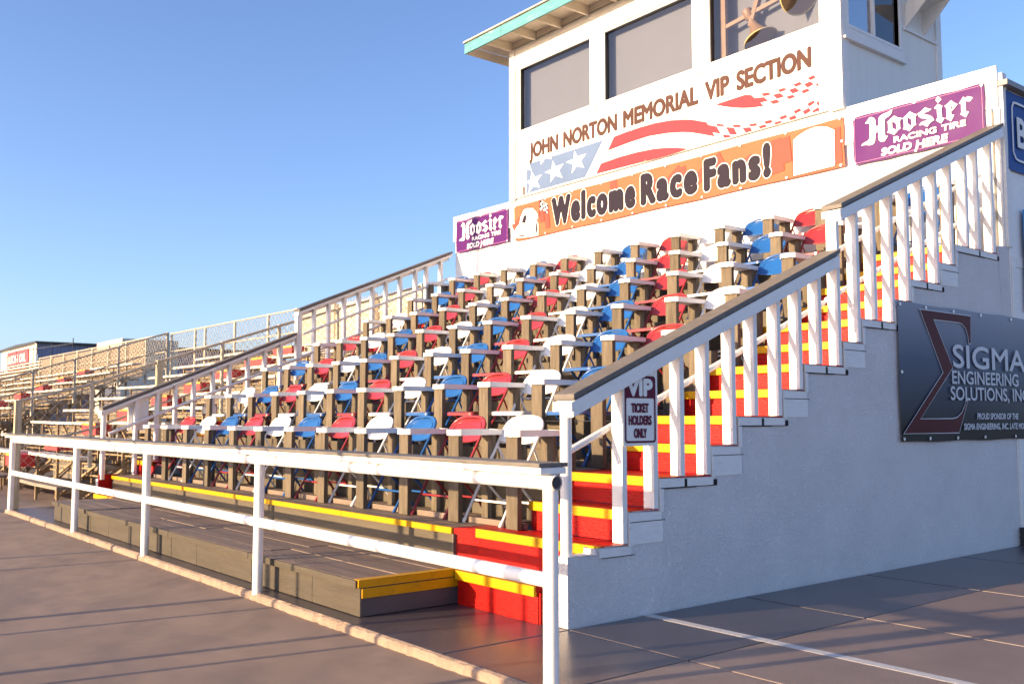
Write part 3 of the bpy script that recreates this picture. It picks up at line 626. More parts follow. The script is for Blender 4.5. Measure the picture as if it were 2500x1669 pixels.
# wide orange welcome banner
wb = banner('banner', 'wide orange banner with bold dark lettering across the middle of the white wall', -7.41, -1.66, 3.92, 4.468, YW-.016, m_vo, wav=.005)
b = MB(); rng = random.Random(9); npat = 0
for cx, an, w_, l_ in [(-6.2,.35,.06,.3),(-5.95,.35,.07,.25),(-5.5,.1,.09,.3),(-5.2,.12,.07,.34),(-4.95,.1,.12,.2),(-7.2,-1.1,.08,.5),(-6.75,.1,.05,.35),(-6.62,.1,.05,.3),(-4.2,-1.0,.07,.5),(-3.6,-1.1,.08,.6),(-3.1,-1.15,.08,.5),(-4.5,.1,.09,.22),(-4.0,.15,.10,.25),(-2.55,.1,.10,.4),(-2.4,.1,.06,.3),(-1.74,.05,.05,.4)]:
    ca, sa = math.cos(an), math.sin(an); cz = 4.19+rng.uniform(-.05,.12)
    q = [(cx+ca*p-sa*r_, cz+sa*p+ca*r_) for p, r_ in [(-w_,-l_/2),(w_,-l_/2),(w_,l_/2),(-w_,l_/2)]]
    npat += 1; b.flat([[(x, min(4.462, max(3.926, z))) for x, z in q]], FY_(YW-.0212-npat*.00012))
b.build('faded_pattern', m_vo2, wb); fn = FY_(YW-.0238)
bw, bk = MB(), MB(); fw, fk = FY_(YW-.0255), FY_(YW-.0285)
for txt, x0, x1, z0, z1 in [('Welcome',-6.51,-4.79,4.005,4.437),('Race',-4.70,-3.715,4.0,4.432),('Fans!',-3.62,-2.61,3.99,4.41)]:
    add_text(bk, txt, x0, x1, z0, z1, fk, .034, 0, 1.28); add_text(bw, txt, x0, x1, z0, z1, fw, .034, 0, 1.28, .012)
bw.build('letter_outline', m_vw, wb); bk.build('lettering', m_vk, wb)
kq = (YW-.024+3.7326)/(5.54+3.7326)
sc = lambda l: [(4.0854+(x-4.0854)*kq, 1.1801+(z-1.1801)*kq) for x, z in l]
shapes('white_panel', [sc(ARCH)], fn, m_vw, wb)
b = MB(); A_ = sc(ARCH); 
for i in range(len(A_)): p, q = A_[i], A_[(i+1)%len(A_)]; b.bar((p[0],YW-.0242,p[1]),(q[0],YW-.0242,q[1]),.004,.006,(0,1,0))
b.build('panel_outline', m_vk, wb)
cw = shapes('race_car_print', [sc(CAR)], fn, m_vw, wb)
shapes('car_detail', [sc(l) for l in CARD], FY_(YW-.025), m_vk, cw)
b = MB()
for l in CARL:
    l = sc(l)
    for p, q in zip(l, l[1:]): b.bar((p[0],YW-.025,p[1]),(q[0],YW-.025,q[1]),.010,.003,(0,1,0))
b.build('car_line', m_vk, cw)
cf = shapes('chequered_flag_print', [sc(CFLAG)], fn, m_vw, wb)
F_ = sc(CFLAG); b = MB(); tl, tr, br, bl = F_[0], F_[3], F_[4], F_[7]
def bil(u, v): 
    s_ = .012*math.sin(u*6); return (tl[0]*(1-u)*(1-v)+tr[0]*u*(1-v)+br[0]*u*v+bl[0]*(1-u)*v, tl[1]*(1-u)*(1-v)+tr[1]*u*(1-v)+br[1]*u*v+bl[1]*(1-u)*v+s_)
for i in range(5):
    for j in range(4):
        if (i+j) % 2 == 0: b.flat([[bil(i/5,j/4),bil((i+1)/5,j/4),bil((i+1)/5,(j+1)/4),bil(i/5,(j+1)/4)]], FY_(YW-.025))
p, q = sc(json_pole); b.bar((p[0],YW-.025,p[1]),(q[0],YW-.025,q[1]),.008,.003,(0,1,0)); b.build('flag_check', m_vk, cf)
gx = [-7.37,-6.65,-6.05,-5.45,-4.85,-4.25,-3.65,-3.05,-2.4,-1.7]
grommets(wb, [(x,4.455) for x in gx]+[(x,3.935) for x in gx]+[(-7.39,4.2),(-1.68,4.2)], FY_(YW-.026), (0,-1,0))
settle(wb, (-7.41, YW-.016, 3.92))

# ================================================================== press box
PB = thing('press_box', 'white timber press box with three front windows and turquoise roof edge above the stand', 'press box')
YT = 5.55; kt = 1.0120
px = lambda x: 4.0854+(x-4.0854)*kt
pz = lambda z: 1.1801+(z-1.1801)*kt
TXL, TXR, TZ0, TZ1, TYB = -7.475, -1.655, 4.585, 6.99, 7.76
wins = [(px(-7.13), px(-5.518), pz(5.552), pz(6.58)), (px(-5.275), px(-3.645), pz(5.536), pz(6.57)), (px(-3.42), px(-1.82), pz(5.527), pz(6.56))]
b = MB()
xs = [TXL]+[v for w_ in wins for v in w_[:2]]+[TXR]
zb, zt = min(w_[2] for w_ in wins), max(w_[3] for w_ in wins)
b.box(TXL, TXR, YT, YT+.1, TZ0, zb); b.box(TXL, TXR, YT, YT+.1, zt, TZ1)
for i in range(0, len(xs), 2): b.box(xs[i], xs[i+1], YT, YT+.1, zb, zt)
b.box(TXL, TXL+.1, YT+.1, TYB, TZ0, TZ1); b.box(TXL+.1, TXR-.1, TYB-.1, TYB, TZ0, TZ1); b.box(TXL+.1, TXR-.1, YT+.1, TYB-.1, TZ0, TZ0+.1)
sy0, sy1, sz0 = 5.68, 6.77, 5.542
b.box(TXR-.1, TXR, YT+.1, TYB, TZ0, sz0); b.box(TXR-.1, TXR, YT+.1, sy0, sz0, TZ1); b.box(TXR-.1, TXR, sy1, TYB, sz0, TZ1); b.box(TXR-.1, TXR, sy0, sy1, 6.56, TZ1)
b.build('wall', m_tower, PB)
boxm('inner_wall', TXL+.1, TXR-.1, YT+.9, YT+.92, TZ0+.1, TZ1, m_room, PB)
for n_, (x0, x1, z0, z1) in enumerate(wins):
    b = MB(); f = .03
    b.box(x0+.001,x1-.001,YT-.012,YT+.06,z0-.0,z0+f); b.box(x0+.001,x1-.001,YT-.012,YT+.06,z1-f,z1); b.box(x0+.001,x0+f,YT-.012,YT+.06,z0+f,z1-f); b.box(x1-f,x1-.001,YT-.012,YT+.06,z0+f,z1-f)
    wf = b.build('window', m_white, PB, .003)
    b = MB(); b.box(x0+f,x0+f+.012,YT-.004,YT+.06,z0+f,z1-f); b.box(x0+f,x1-f,YT-.004,YT+.06,z1-f-.012,z1-f); b.build('black_edge_strip', m_blk, wf)  # thin black strip along the left and top edges of the pane
    b = MB(); b.add([(x0+f,YT+.03,z0+f),(x1-f,YT+.03,z0+f),(x1-f,YT+.03,z1-f),(x0+f,YT+.03,z1-f)],[(0,1,2,3)]); b.build('pane', m_glass, wf, fix=False)
    bl = MB(); bl.box(x0-.05,x1+.05,YT+(.16 if n_ < 2 else .34),YT+(.165 if n_ < 2 else .345),z0-.1,z1+.15); bl.build('blind', m_blind, wf)
    b = MB(); t_ = .105
    b.box(x0-t_+.01,x1+t_-.01,YT-.02,YT-.001,z0-.095,z0-.002)
    b.build('sill_board', m_trim, wf, .002)
b = MB()
for x0, x1 in [(TXL-.015,TXL+.115),(TXR-.16,TXR+.015)]: boxm('corner_board',x0,x1,YT-.028,YT-.001,TZ0-.03,TZ1-.02, m_trim, PB, .002)
boxm('corner_board',TXR+.001,TXR+.018,YT-.001,YT+.12,TZ0-.03,TZ1-.02, m_trim, PB, .002); boxm('corner_board',TXR+.001,TXR+.018,TYB-.12,TYB+.002,TZ0,TZ1, m_trim, PB, .002)
b = MB(); b.box(TXL+.12,TXR-.165,YT-.016,YT-.001,zt+.002,TZ1-.03); b.build('header_board', m_trim, PB, .002)
b = MB()
for i in range(1,3): b.box(xs[2*i]-.003 - 0, xs[2*i+1]+.003 - 0, YT-.016, YT-.001, zb+.06, zt) if 0 else b.box((xs[2*i]+.11), (xs[2*i+1]-.11), YT-.014, YT-.001, zb, zt-.002)
b.build('mullion_board', m_trim, PB, .002)
# side window and its trim
sw = MB(); f = .035
sw.box(TXR-.05,TXR+.02,sy0,sy1,sz0-.035,sz0); sw.box(TXR-.05,TXR+.02,sy1,sy1+.035,sz0-.035,6.56); sw.box(TXR-.05,TXR+.02,sy0-.035,sy0,sz0-.035,6.56); sw.box(TXR-.04,TXR+.014,6.2,6.235,sz0,6.56)
sw = sw.build('window', m_white, PB, .003)
for ya_, yb_, mg in ((sy0, 6.2, m_glassd), (6.235, sy1, glass('dark_screen_glass', (.1,.11,.14), .03))):
    b = MB(); b.add([(TXR-.025,ya_,sz0),(TXR-.025,yb_,sz0),(TXR-.025,yb_,6.56),(TXR-.025,ya_,6.56)],[(0,1,2,3)]); b.build('pane', mg, sw, fix=False)
boxm('sill_board', TXR+.001, TXR+.02, 5.56, 6.86, sz0-.16, sz0-.04, m_trim, sw, .002); boxm('sill_lip', TXR+.001, TXR+.05, 5.56, 6.86, sz0-.19, sz0-.162, m_trim, sw, .002)
# hooded vent
hv = MB(); y0, y1 = 6.93, 7.36; zt_, zb_ = 6.12, 5.83; xo = .42
hv.hexa([(TXR,y0,zt_-.0),(TXR+xo,y0,zt_+.13),(TXR+xo,y1,zt_+.13),(TXR,y1,zt_),(TXR,y0,zt_+.02),(TXR+xo+.02,y0,zt_+.155),(TXR+xo+.02,y1,zt_+.155),(TXR,y1,zt_+.02)])
for yy in (y0, y1-.02): hv.prism([(TXR,zb_),(TXR+xo,zt_+.13),(TXR,zt_)], lambda u,v,t:(u,t,v), yy, yy+.02)
hv.build('vent_hood', m_tower, PB, .002)
b = MB(); b.box(TXR+.001,TXR+.025,6.87,7.68,5.79,5.822); b.build('trim_strip', m_trim, PB, .002)
b = MB()
for q in range(7): b.box(TXR+.001,TXR+.012,6.98,7.08,6.2+q*.035,6.215+q*.035)
b.build('vent_slats', m_blk, PB); boxm('vent_frame', TXR+.0005, TXR+.006, 6.95, 7.3, 6.17, 6.5, m_white, PB)
# roof
rf = MB(); RX0, RX1, RY0, RY1, RZ = -7.96, -.9, 4.985, 8.4, 6.985
rf.box(RX0+.03, RX1-.03, RY0+.03, RY1, RZ+.10, RZ+.13)
rf = rf.build('roof', m_sof, PB)
b = MB(); cuts = [RX0,-7.02,-4.6,-2.2,RX1]
for i in range(4): b.box(cuts[i]+.002,cuts[i+1]-.002,RY0,RY0+.025,RZ-.045,RZ+.115)
b.build('fascia', m_teal, rf, .003)
b = MB(); b.box(RX0,RX0+.025,RY0+.027,RY1,RZ-.04,RZ+.098); b.box(RX1-.025,RX1,RY0+.027,RY1,RZ-.04,RZ+.098); b.build('side_fascia', m_sof, rf, .003)
boxm('drip_edge', RX0-.015, RX1+.015, RY0-.02, RY1, RZ+.131, RZ+.155, mat('roof_edge', (.5,.43,.35), .7, .1), rf, .003)
x = px(-7.29)
while x < RX1:
    boxm('rafter', x-.02, x+.02, RY0+.03, YT-.03, RZ-.035, RZ+.098, m_sof, rf, .003); x += .585
boxm('frieze_board', TXL, TXR, YT-.026, YT-.018, RZ-.0, RZ+.098, m_sof, rf)
settle(PB, (-4.6, 6.6, TZ0))

# name sign under the windows
sg = thing('sign_board', 'white sign with brown lettering and faded flag artwork under the press box windows', 'sign')
boxm('sheet', -7.12, -1.965, YT-.009, YT-.001, 4.588, pz(5.43)-.0, m_vw, sg)
m_brn = mat('faded_brown_print', (.085,.043,.036), .6, .12, 3, spec=.08); m_fr = mat('faded_red_print', (.40,.045,.06), .6, .06, 2, spec=.08); m_fb = mat('faded_blue_print', (.115,.17,.29), .6, .1, 1.2, spec=.08)
fn = FY_(YT-.0115); b = MB(); Tz0, Tz1 = 5.137, 5.388
for txt, x0, x1 in [('JOHN',-7.02,-6.345),('NORTON',-6.24,-5.12),('MEMORIAL',-5.01,-3.675),('VIP',-3.572,-3.185),('SECTION',-3.085,-2.03)]:
    add_text(b, txt, x0, x1, Tz0-.003, Tz1-.004, fn, .0155)
b.build('lettering', m_brn, sg)
shapes('flag_blue', [FLAG1['blue']], fn, m_fb, sg)
shapes('star', [FLAG1['star1']], FY_(YT-.0135), m_vw, sg); shapes('star', [FLAG1['star2']], FY_(YT-.0135), m_vw, sg); shapes('star', [FLAG1['star3']], FY_(YT-.0135), m_vw, sg); shapes('star', [FLAG1['sp1']], FY_(YT-.0135), m_vw, sg); shapes('star', [FLAG1['sp2']], FY_(YT-.0135), m_vw, sg)
shapes('flag_stripe', [FLAG2['st1']], fn, m_fr, sg); shapes('flag_stripe', [FLAG2['st2']], fn, m_fr, sg); shapes('flag_stripe', [FLAG3[0]], fn, m_fr, sg)
shapes('chequered_band', FLAG3[1:12], fn, m_fr, sg); shapes('chequered_band', FLAG3[12:], fn, m_fr, sg)
for x in (-6.9,-5.9,-4.9,-3.9,-2.9,-2.05):
    b = MB(); b.tube([(x,YT-.01,5.42),(x,YT-.016,5.42)], .008, 8); b.build('screw', m_galv, sg)
    b = MB(); b.tube([(x+.3,YT-.01,4.6),(x+.3,YT-.016,4.6)], .008, 8); b.build('screw', m_galv, sg)
settle(sg, (-7.12, YT-.01, 4.588))
cb = MB(); cb.tube([(-7.15,YT-.03,4.66),(-7.15,YT-.03,5.08)], .007, 8); cb.box(-7.185,-7.13,YT-.05,YT-.003,4.61,4.73)
tag(settle(cb.build('conduit', mat('pinkish_conduit', (.55,.42,.36), .6), None, .002), (-7.15,YT,4.6)), 'thin conduit with a small box left of the flag sign', 'conduit')
# horns added behind the right-hand front window to imitate a reflection in its glass
hr = thing('horn_reflection', 'brown horn shapes standing in for reflections in the right hand press box window', 'loudspeaker')
def horn(c, d, s):
    c = Vector(c); d = Vector(d).normalized(); b = MB()
    b.tube([c-d*.12*s, c-d*.02*s, c, c+d*.12*s, c+d*.25*s, c+d*.33*s], [.06*s,.06*s,.03*s,.055*s,.12*s,.2*s], 20); b.build('horn', m_brown, hr)
    b = MB(); pts = []; t1 = d.cross(Vector((0,0,1))).normalized(); t2 = t1.cross(d)
    for q in range(25): an = q*math.pi/12; pts.append(c+d*.33*s+(t1*math.cos(an)+t2*math.sin(an))*.2*s)
    b.tube(pts, .007*s, 6); b.build('rim', m_brass, hr)
wx0, wx1, wz0, wz1 = wins[2]
horn((wx0+.50, YT+.2, wz0+.50), (.35,.0,-.75), 1.05); horn((wx0+.92, YT+.22, wz0+.72), (.72,-.25,-.40), 1.25); 
b = MB(); b.box(wx0+.07,wx0+.15,YT+.15,YT+.2,wz0,wz1); b.bar((wx0+.15,YT+.18,wz0+.5),(wx0+.95,YT+.22,wz0+.62),.05); b.bar((wx0+.5,YT+.2,wz0+.4),(wx0+.75,YT+.2,wz1),.06); b.build('bracket', m_brown, hr)
settle(hr, (wx0+.5, YT+.2, wz0))

# ================================================================== right-hand end: wall beyond the stand, banners, bracket
rw = thing('end_wall', 'white boarded end wall with grey cap beyond the stucco side wall', 'wall')
b = MB(); b.box(-.06,.004,5.63,12,-.05,4.36); b.build('wall', m_white, rw)
boxm('corner_board', -.065, .008, 5.595, 5.628, 2.86, 4.36, m_white, rw, .002)
b = MB(); b.box(.005,.012,5.66,5.76,.0,2.72); b.box(.005,.012,5.77,9,2.62,2.72); b.build('batten', m_trim, rw, .002)
b = MB(); b.box(-.1,.075,5.58,12,4.365,4.42); b.build('cap', mat('grey_wall_cap', (.22,.21,.2), .5, .1), rw, .004)
settle(rw, (0,8,0))
m_bl = vinyl('blue_vinyl', (.02,.075,.28), .35, .35); m_lb = vinyl('light_blue_vinyl', (.03,.25,.55), .4, .3)
bb = banner('banner', 'dark blue banner with a white rounded frame at the right edge on the end wall', 5.66, 7.9, 3.56, 4.34, .022, m_bl, 'X', wav=.006)
b = MB(); fr = [(5.80,3.68),(5.75,3.74),(5.755,4.18),(5.79,4.235),(5.86,4.24),(7.7,4.24),(7.78,4.2),(7.78,3.72),(7.7,3.67),(5.86,3.67)]
for p, q in zip(fr, fr[1:]+fr[:1]): b.bar((.054,p[0],p[1]),(.054,q[0],q[1]),.002,.022,(1,0,0)) if 0 else b.bar((.033,p[0],p[1]),(.033,q[0],q[1]),.022,.003,(1,0,0))
b.build('white_frame', m_vw, bb)
b = MB(); add_text(b, 'B', 5.84, 6.05, 3.80, 4.105, FX_(.034), .012); b.build('lettering', m_vw, bb); settle(bb, (.045,5.66,3.56))
lb = banner('banner', 'light blue banner hanging low on the end wall at the right edge', 5.885, 7.9, 2.2, 3.2, .036, m_lb, 'X', wav=.01); settle(lb, (.062,5.885,1.9))
# charcoal engineering banner on the stucco wall
def gradient_vinyl():
    m = vinyl('charcoal_blue_vinyl', (.03,.03,.035), .25, .5); N = m.node_tree.nodes; L = m.node_tree.links; bs = N['Principled BSDF']
    tc = [q for q in N if q.type == 'TEX_COORD'][0]; sp = N.new('ShaderNodeSeparateXYZ'); L.new(tc.outputs['Object'], sp.inputs[0])
    mr = N.new('ShaderNodeMapRange'); mr.inputs[1].default_value = 1.1; mr.inputs[2].default_value = 2.14; L.new(sp.outputs[2], mr.inputs[0])
    r = N.new('ShaderNodeValToRGB'); r.color_ramp.elements[0].color = (.016,.014,.016,1); r.color_ramp.elements[1].color = (.26,.27,.33,1); q = r.color_ramp.elements.new(.55); q.color = (.07,.09,.15,1)  # lighter towards the top: reflected sheen put into the colour
    L.new(mr.outputs[0], r.inputs[0]); L.new(r.outputs[0], bs.inputs['Base Color']); return m
sb = banner('banner', 'charcoal banner with a large dark red sigma sign on the stucco side wall', 3.54, 6.6, .985, 2.125, .021, gradient_vinyl(), 'X', wav=.007)
SGo = []
def offset_poly(P, d):
    n = len(P); A = sum(P[i][0]*P[(i+1)%n][1]-P[(i+1)%n][0]*P[i][1] for i in range(n)); s_ = 1 if A > 0 else -1; out = []
    for i in range(n):
        p0, p1, p2 = Vector(P[i-1]), Vector(P[i]), Vector(P[(i+1)%n]); e1 = (p1-p0).normalized(); e2 = (p2-p1).normalized()
        n1 = Vector((e1.y,-e1.x))*s_; n2 = Vector((e2.y,-e2.x))*s_; k = (n1+n2); k = k/max(.35, 1+n1.dot(n2)); out.append(tuple(p1+k*d))
    return out
m_lg = vinyl('pale_grey_print', (.62,.63,.66), .35, .3)
shapes('sigma_outline', [offset_poly(SIGMA, .008)], FX_(.0305), m_lg, sb); shapes('sigma_sign', [SIGMA], FX_(.0325), vinyl('dark_red_print', (.085,.009,.014), .35, .3), sb)
b = MB(); fn = FX_(.0345)
add_text(b, 'SIGMA', 4.40, 5.80, 1.612, 1.815, fn, .005); add_text(b, 'ENGINEERING', 4.375, 5.64, 1.472, 1.588, fn, .003); add_text(b, 'SOLUTIONS, INC.', 4.34, 5.88, 1.332, 1.450, fn, .003)
add_text(b, 'PROUD SPONSOR OF THE', 4.80, 5.605, 1.166, 1.222, fn, .0025, .12); add_text(b, 'SIGMA ENGINEERING, INC. LATE MODEL', 4.55, 5.84, 1.075, 1.132, fn, .0025, .12)
b.build('lettering', m_lg, sb)
gy = [3.57,3.98,4.45,4.95,5.55,6.1]
grommets(sb, [(y,2.10) for y in gy]+[(y,1.01) for y in gy]+[(3.565,1.55)], FX_(.028), (1,0,0))
settle(sb, (.018,3.54,.985))
# VIP ticket sign
vs_ = thing('ticket_sign', 'narrow white metal sign with maroon heading on the right handrail posts', 'sign')
def rrect(x0,x1,z0,z1,r):
    o = []
    for cx, cz, a0 in [(x1-r,z0+r,-90),(x1-r,z1-r,0),(x0+r,z1-r,90),(x0+r,z0+r,180)]:
        for q in range(6): o.append((cx+r*math.cos(R(a0+q*18)), cz+r*math.sin(R(a0+q*18))))
    return o
b = MB(); b.prism(rrect(.392,.686,1.012,1.452,.018), lambda u,v,t:(t,u,v), .012, .016); b.build('plate', m_rail, vs_)
m_mar = mat('maroon_print', (.125,.022,.045), .6, .1, spec=.1)
shapes('maroon_frame', [[rrect(.405,.675,1.030,1.436,.022), rrect(.418,.662,1.042,1.30,.012)]], FX_(.0185), m_mar, vs_)
b = MB(); add_text(b, 'VIP', .420, .648, 1.310, 1.420, FX_(.0205), .0085); b.build('lettering', m_rail, vs_)
b = MB()
for txt, y0, y1, z0, z1 in [('TICKET',.460,.613,1.212,1.270),('HOLDERS',.436,.638,1.137,1.196),('ONLY',.481,.594,1.059,1.118)]: add_text(b, txt, y0, y1, z0, z1, FX_(.0185), .0035)
b.build('lettering', m_mar, vs_); settle(vs_, (.014,.54,1.012))
b = MB(); b.box(.008,.07,5.60,5.68,0,.165); b.box(.008,.085,5.59,5.69,.07,.085)
tag(settle(b.build('metal_bracket', m_blk, None, .004), (.03,5.64,0)), 'small dark metal bracket at the foot of the wall on the right', 'bracket')
# ================================================================== fences
def clip_line(poly, p, d):
    """clip the infinite line p+t*d against a convex polygon -> (t0, t1)"""
    t0, t1 = -1e9, 1e9; n = len(poly); A = sum(poly[i][0]*poly[(i+1)%n][1]-poly[(i+1)%n][0]*poly[i][1] for i in range(n)); s_ = 1 if A > 0 else -1
    for i in range(n):
        a_, b_ = poly[i], poly[(i+1)%n]; nx, ny = -(b_[1]-a_[1])*s_, (b_[0]-a_[0])*s_
        num = nx*(a_[0]-p[0])+ny*(a_[1]-p[1]); den = nx*d[0]+ny*d[1]
        if abs(den) < 1e-9:
            if num > 0: return None
        else:
            t = num/den
            if den > 0: t0 = max(t0, t)
            else: t1 = min(t1, t)
    return (t0, t1) if t1-t0 > .01 else None
def wire_mesh(b, poly, fn, sp=.06, wr=.0022):
    us = [q[0] for q in poly]; vs = [q[1] for q in poly]; 
    for sgn in (1, -1):
        c = min(vs)-(max(us)-min(us))-1
        lo = min(v-sgn*u for u, v in poly); hi = max(v-sgn*u for u, v in poly); k = lo+sp
        while k < hi:
            r_ = clip_line(poly, (0, k), (1, sgn))
            if r_:
                p = Vector(fn(r_[0], k+sgn*r_[0])); q = Vector(fn(r_[1], k+sgn*r_[1])); b.bar(p, q, wr*2)
            k += sp*1.414
def fence(name, label, pts_top, drop, fn, posts, mids, pr=.03, sp=.06, wr=.0022, post_bottom=None):
    """pts_top: polyline (u, z) of the top rail; fabric hangs `drop` below; fn(u, v) -> 3D"""
    t = thing(name, label, 'fence')
    b = MB(); b.tube([fn(*p) for p in pts_top], .021, 8); b.build('top_rail', m_galv, t)
    for md in mids: b = MB(); b.tube([fn(u, v-md) for u, v in pts_top], .017, 8); b.build('mid_rail', m_galv, t)
    for i, u in enumerate(posts):
        for (u0, v0), (u1, v1) in zip(pts_top, pts_top[1:]):
            if min(u0,u1)-1e-6 <= u <= max(u0,u1)+1e-6:
                v = v0+(v1-v0)*(u-u0)/(u1-u0); b = MB(); b.tube([fn(u, (v-drop-.15) if post_bottom is None else post_bottom), fn(u, v+.02)], pr, 10); b.build('post', m_galv, t); break
    b = MB()
    for p, q in zip(pts_top, pts_top[1:]):
        wire_mesh(b, [(p[0],p[1]-drop),(q[0],q[1]-drop),(q[0],q[1]-.02),(p[0],p[1]-.02)], fn, sp, wr)
    b.build('wire_mesh', m_wire, t, fix=False)
    return t
XF = -10.0
sf = fence('chain_link_fence', 'sloped chain link fence rising between the grandstand and the near bleachers', [(-.85,1.40),(.09,1.65),(1.01,2.0),(2.87,2.635),(5.6,3.52)], 1.0, lambda u, v: (XF,u,v), [-.82,.09,1.01,1.95,2.87,3.9,4.8,5.58], [.62], .030, .085, .0024, None)
for c in list(sf.children):
    if c.name.startswith('post'):
        pass
settle(sf, (XF,2.4,0))
b = MB(); b.bar((XF,1.01,.1),(XF,1.01,2.02),.085,.085); tag(settle(b.build('wooden_post', mat('pale_weathered_timber', (.42,.36,.24), .8, .2, 5, .4, 25, stretch=(6,6,.8)), None, .004), (XF,1.01,0)), 'pale square timber post standing in the sloped fence left of the stand', 'post')
b = MB(); b.bar((XF-.02,-.83,.0),(XF-.02,-.83,1.42),.085,.085); tag(settle(b.build('wooden_post', bpy.data.materials['pale_weathered_timber'], None, .004), (XF,-.83,0)), 'pale square timber post at the low end of the sloped fence by the guard rail', 'post')
f1 = fence('chain_link_fence', 'long chain link fence along the top of the near bleachers against the sky', [(-22.7,3.53),(-14.9,3.53)], 1.0, lambda u, v: (u,5.6,v), [-22.7,-20.9,-20.2,-18.3,-16.4,-14.9], [.5,.98], .032, .12, .0034, 2.2)
settle(f1, (-18.8,5.6,2.4))
f2 = fence('chain_link_fence', 'chain link fence with tan screen along the top of the far bleachers', [(-37.8,3.57),(-23.0,3.55)], 1.0, lambda u, v: (u,5.6,v), [-37.8-.0+i*1.85 for i in range(9)], [.5,.98], .035, .16, .005, 2.2)
boxm('screen', -37.7, -25.2, 5.66, 5.675, 2.55, 3.5, m_tan, f2); settle(f2, (-30.4,5.6,2.4))
cs = thing('screen_wall', 'cream boarded screen with posts behind the left handrail at the top of the bleachers', 'wall')
b = MB()
for i in range(8): b.box(-14.85+i*.6125,-14.85+(i+1)*.6125-.006,5.62,5.64,2.0,3.47)
b.build('boards', m_cream, cs)
b = MB()
for z in (3.2,2.75,2.35): b.box(-14.85,-9.97,5.585,5.618,z-.03,z+.03)
b.build('rail', m_cream, cs)
for x in (-14.85,-13.2,-11.6,-10.0): boxm('post', x-.05,x+.05,5.52,5.583,1.8,3.54,m_cream,cs,.004)
b = MB(); wire_mesh(b, [(-14.8,2.2),(-10,2.2),(-10,3.5),(-14.8,3.5)], lambda u, v: (u,5.50,v), .07, .003); b.build('wire_mesh', m_wire, cs, fix=False); settle(cs, (-12.4,5.6,2))
f3 = fence('chain_link_fence', 'sloped chain link fence across the gap between near and far bleachers', [(.1,1.70),(5.5,3.55)], 1.0, lambda u, v: (-22.75,u,v), [.1,1.1,2.1,3.1,4.2,5.5], [.45,.9], .035, .08, .004, None)
settle(f3, (-22.75,2.7,0))
b = MB(); b.prism(rrect(1.64,1.865,1.215,1.40,.008), lambda u,v,t:(t,u,v), XF+.045, XF+.05)
wn = thing('warning_sign', 'small white warning sign with maroon heading wired to the sloped fence', 'sign'); b.build('plate', m_white, wn)
shapes('maroon_frame', [[rrect(1.643,1.862,1.218,1.397,.006), rrect(1.653,1.852,1.245,1.352,.004)]], FX_(XF+.052), m_mar, wn)
b = MB(); add_text(b, 'WARNING', 1.66, 1.845, 1.358, 1.389, FX_(XF+.0535), .0025); b.build('lettering', m_white, wn)
settle(wn, (XF+.045,1.75,1.215))

